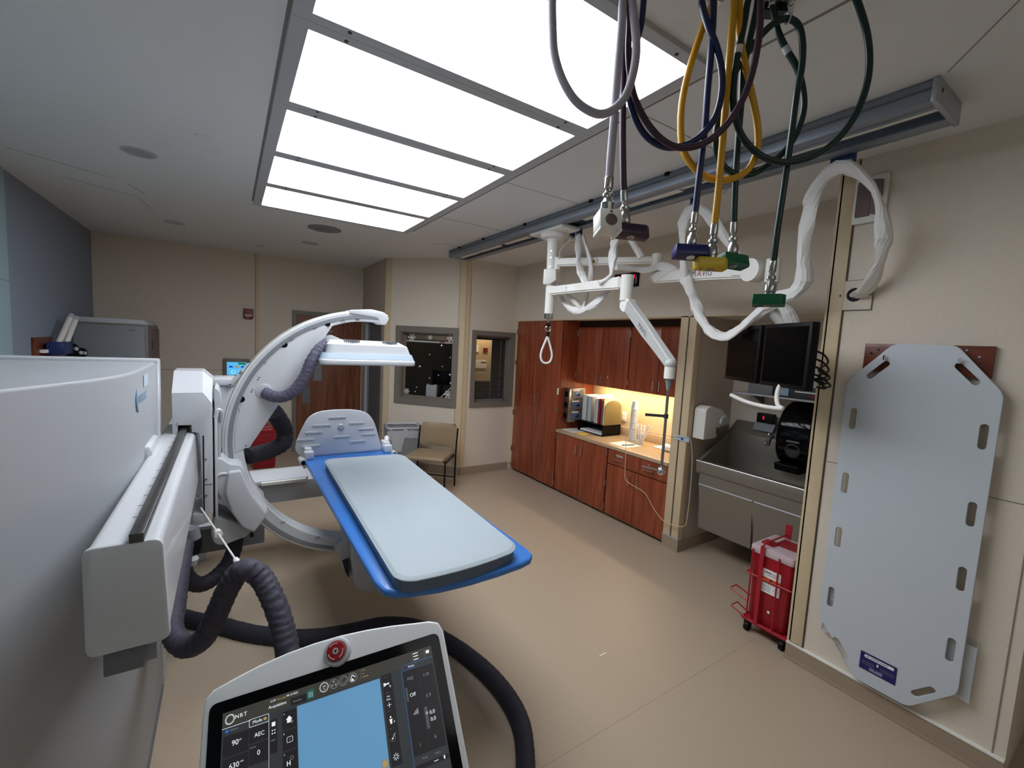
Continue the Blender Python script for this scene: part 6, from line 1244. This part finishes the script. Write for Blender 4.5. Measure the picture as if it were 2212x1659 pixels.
# ================================================================ coloured gas hoses hanging from the ceiling
def clampz(P): return [(x, y, min(z, 3.025)) for x, y, z in P]
HD = Vector((math.cos(.57926), -math.sin(.57926), 0))
fwd = Vector((math.sin(.57926), math.cos(.57926), 0))
def gas(key, m, bm_, lab, rad, bw, ang, tall=.034, dep=.05, style=0, tilt=-16, offx=0):
    P = clampz(D[key]); end = Vector(P[-1])
    r = thing('gas_hose', end, lab, 'hose')
    b = MB(); b.tube(P, rad, m, n=14, sub=10); b.build('hose', r)
    b = MB(); s_ = Vector(P[0]); b.cyl((s_.x, s_.y, s_.z - .01), (s_.x, s_.y, 3.04), rad * 1.25, 'chrome', n=14); b.lathe((s_.x, s_.y, 3.04), (0, 0, -1), [(.03, 0), (.03, .005), (.02, .01)], 'steel', 20); b.build('ceiling_port', r)
    d = (Vector(P[-1]) - Vector(P[-2])).normalized()
    R_ = rad
    b = MB(); b.lathe(end - d * .006, d, [(R_ * 1.05, 0), (R_ * 1.12, .004), (R_ * 1.12, .034), (R_ * .8, .038), (R_ * .8, .044), (R_ * 1.35, .05), (R_ * 1.4, .058), (R_ * 1.0, .064), (R_ * 1.2, .07), (R_ * 1.7, .078), (R_ * 1.7, .10), (R_ * 1.55, .102), (R_ * 1.6, .112)], 'fitting', 22); b.build('ferrule', r)
    e = end + d * .105
    T_ = Matrix.Translation(e) @ Matrix.Rotation(math.radians(ang) - .57926, 4, 'Z') @ Matrix.Rotation(math.radians(tilt), 4, 'X') @ Matrix.Translation((offx, 0, 0))
    b = MB(T_)
    if style == 1: b.box(-bw / 2, bw / 2, -.035, .03, -.062, 0, bm_, bev=.005); b.box(-bw / 2, -bw / 2 + .012, -.035, .03, -.07, -.06, bm_, bev=.002); b.box(bw / 2 - .012, bw / 2, -.035, .03, -.07, -.06, bm_, bev=.002)
    else:
        b.prism(roundpoly([(-bw / 2, -dep / 2), (bw * .36, -dep / 2), (bw / 2, -dep / 5), (bw / 2, dep / 2), (-bw / 2, dep / 2)], .004), -tall, 0, 'z', bm_, bev=.002)
    b.build('outlet_block', r)
    b = MB(T_)
    if style == 1: b.lathe((0, -.0355, -.036), (0, -1, 0), [(.019, 0), (.019, .002), (.013, .003), (.012, .001), (.001, .001)], 'brown_plastic', 22); b.box(-.004, .004, -.037, -.035, -.012, -.007, 'dark_gray')
    else: b.lathe((-.004, 0, -tall), (0, 0, -1), [(.013, 0), (.013, .002), (.009, .003), (.007, .001), (.001, .001)], 'white_cream' if key == 'blue' else 'steel', 22); b.cyl((-bw * .33, 0, -tall - .001), (-bw * .33, 0, -tall), .005, 'dark_gray', n=10)
    b.build('port', r)
    return r
gas('white', 'hose_white', 'white_cream', 'grayish white gas hose in a deep loop ending in a white outlet block', .0125, .072, 10, style=1, tilt=-12)
gas('purple', 'hose_purple', 'block_purple', 'dark purple gas hose ending in a purple outlet block', .0100, .115, 12, tilt=-14, offx=.022)
gas('blue', 'hose_blue', 'block_blue', 'dark blue gas hose ending in a blue outlet block', .0100, .115, 0)
gas('yellow', 'hose_yellow', 'block_yellow', 'yellow gas hose ending in a yellow outlet block', .0108, .10, 0, tilt=-6)
ga = gas('greenA', 'hose_green', 'block_green', 'dark green gas hose with the widest loop, its block behind the yellow one', .0100, .12, 24)
gb = gas('greenB', 'hose_green', 'block_green', 'dark green gas hose hung over the ceiling hook, ending lowest in a green block', .0100, .095, -30, tilt=-7)
for (par, p, q) in ((ga, (1.430, .880, 2.94), 0), (gb, (1.545, .80, 2.87), 0)): pass
b = MB(); g_ = D['greenB']; c1 = Vector(g_[3]); dd = (Vector(g_[4]) - Vector(g_[2])).normalized(); b.cyl(c1 - dd * .012, c1 + dd * .012, .0115, 'light_gray', n=14); b.build('tape_band', gb)
g_ = D['greenA']; c1 = Vector(clampz([g_[15]])[0]); dd = (Vector(g_[16]) - Vector(g_[14])).normalized(); b = MB(); b.cyl(c1 - dd * .012, c1 + dd * .012, .0115, 'white_cream', n=14); b.build('tape_band', ga)
# hook carrying the green loop
h = D['greenB'][20]
r = thing('hose_hook', (h[0], h[1], 3.0), 'small steel hook with a ring holding up the green hose near the ceiling', 'hook')
b = MB(); b.lathe((h[0] + .01, h[1], 3.04), (0, 0, -1), [(.022, 0), (.022, .01), (.01, .014)], 'brown_plastic', 18); b.ring((h[0] + .01, h[1], 3.01), (0, 1, 0), .012, .003, 'chrome', 14, 6); b.build('eyelet', r)
b = MB(); b.sphere((h[0] + .008, h[1], 2.985), .014, 'chrome', (1, .6, 1.5)); b.tube([(h[0] + .006, h[1], 2.965), (h[0], h[1], h[2] + .03), (h[0], h[1], h[2])], .002, 'light_gray', n=5); b.ring((h[0], h[1], h[2]), tuple(HD), .0135, .0025, 'light_gray', 16, 5); b.build('hook', r)
b = MB(); b.box(-.04, .04, -.02, .02, 3.012, 3.04, 'hose_green', T=Matrix.Translation((1.49, .852, 0)) @ Matrix.Rotation(-.57926, 4, 'Z')); o = b.build('ceiling_bracket', label='dark green bracket on the ceiling where the green hoses start', category='bracket')

# ---------------------------------------------------------------- parent offsets
for o in ORG:
    if '_org' in o: del o['_org']
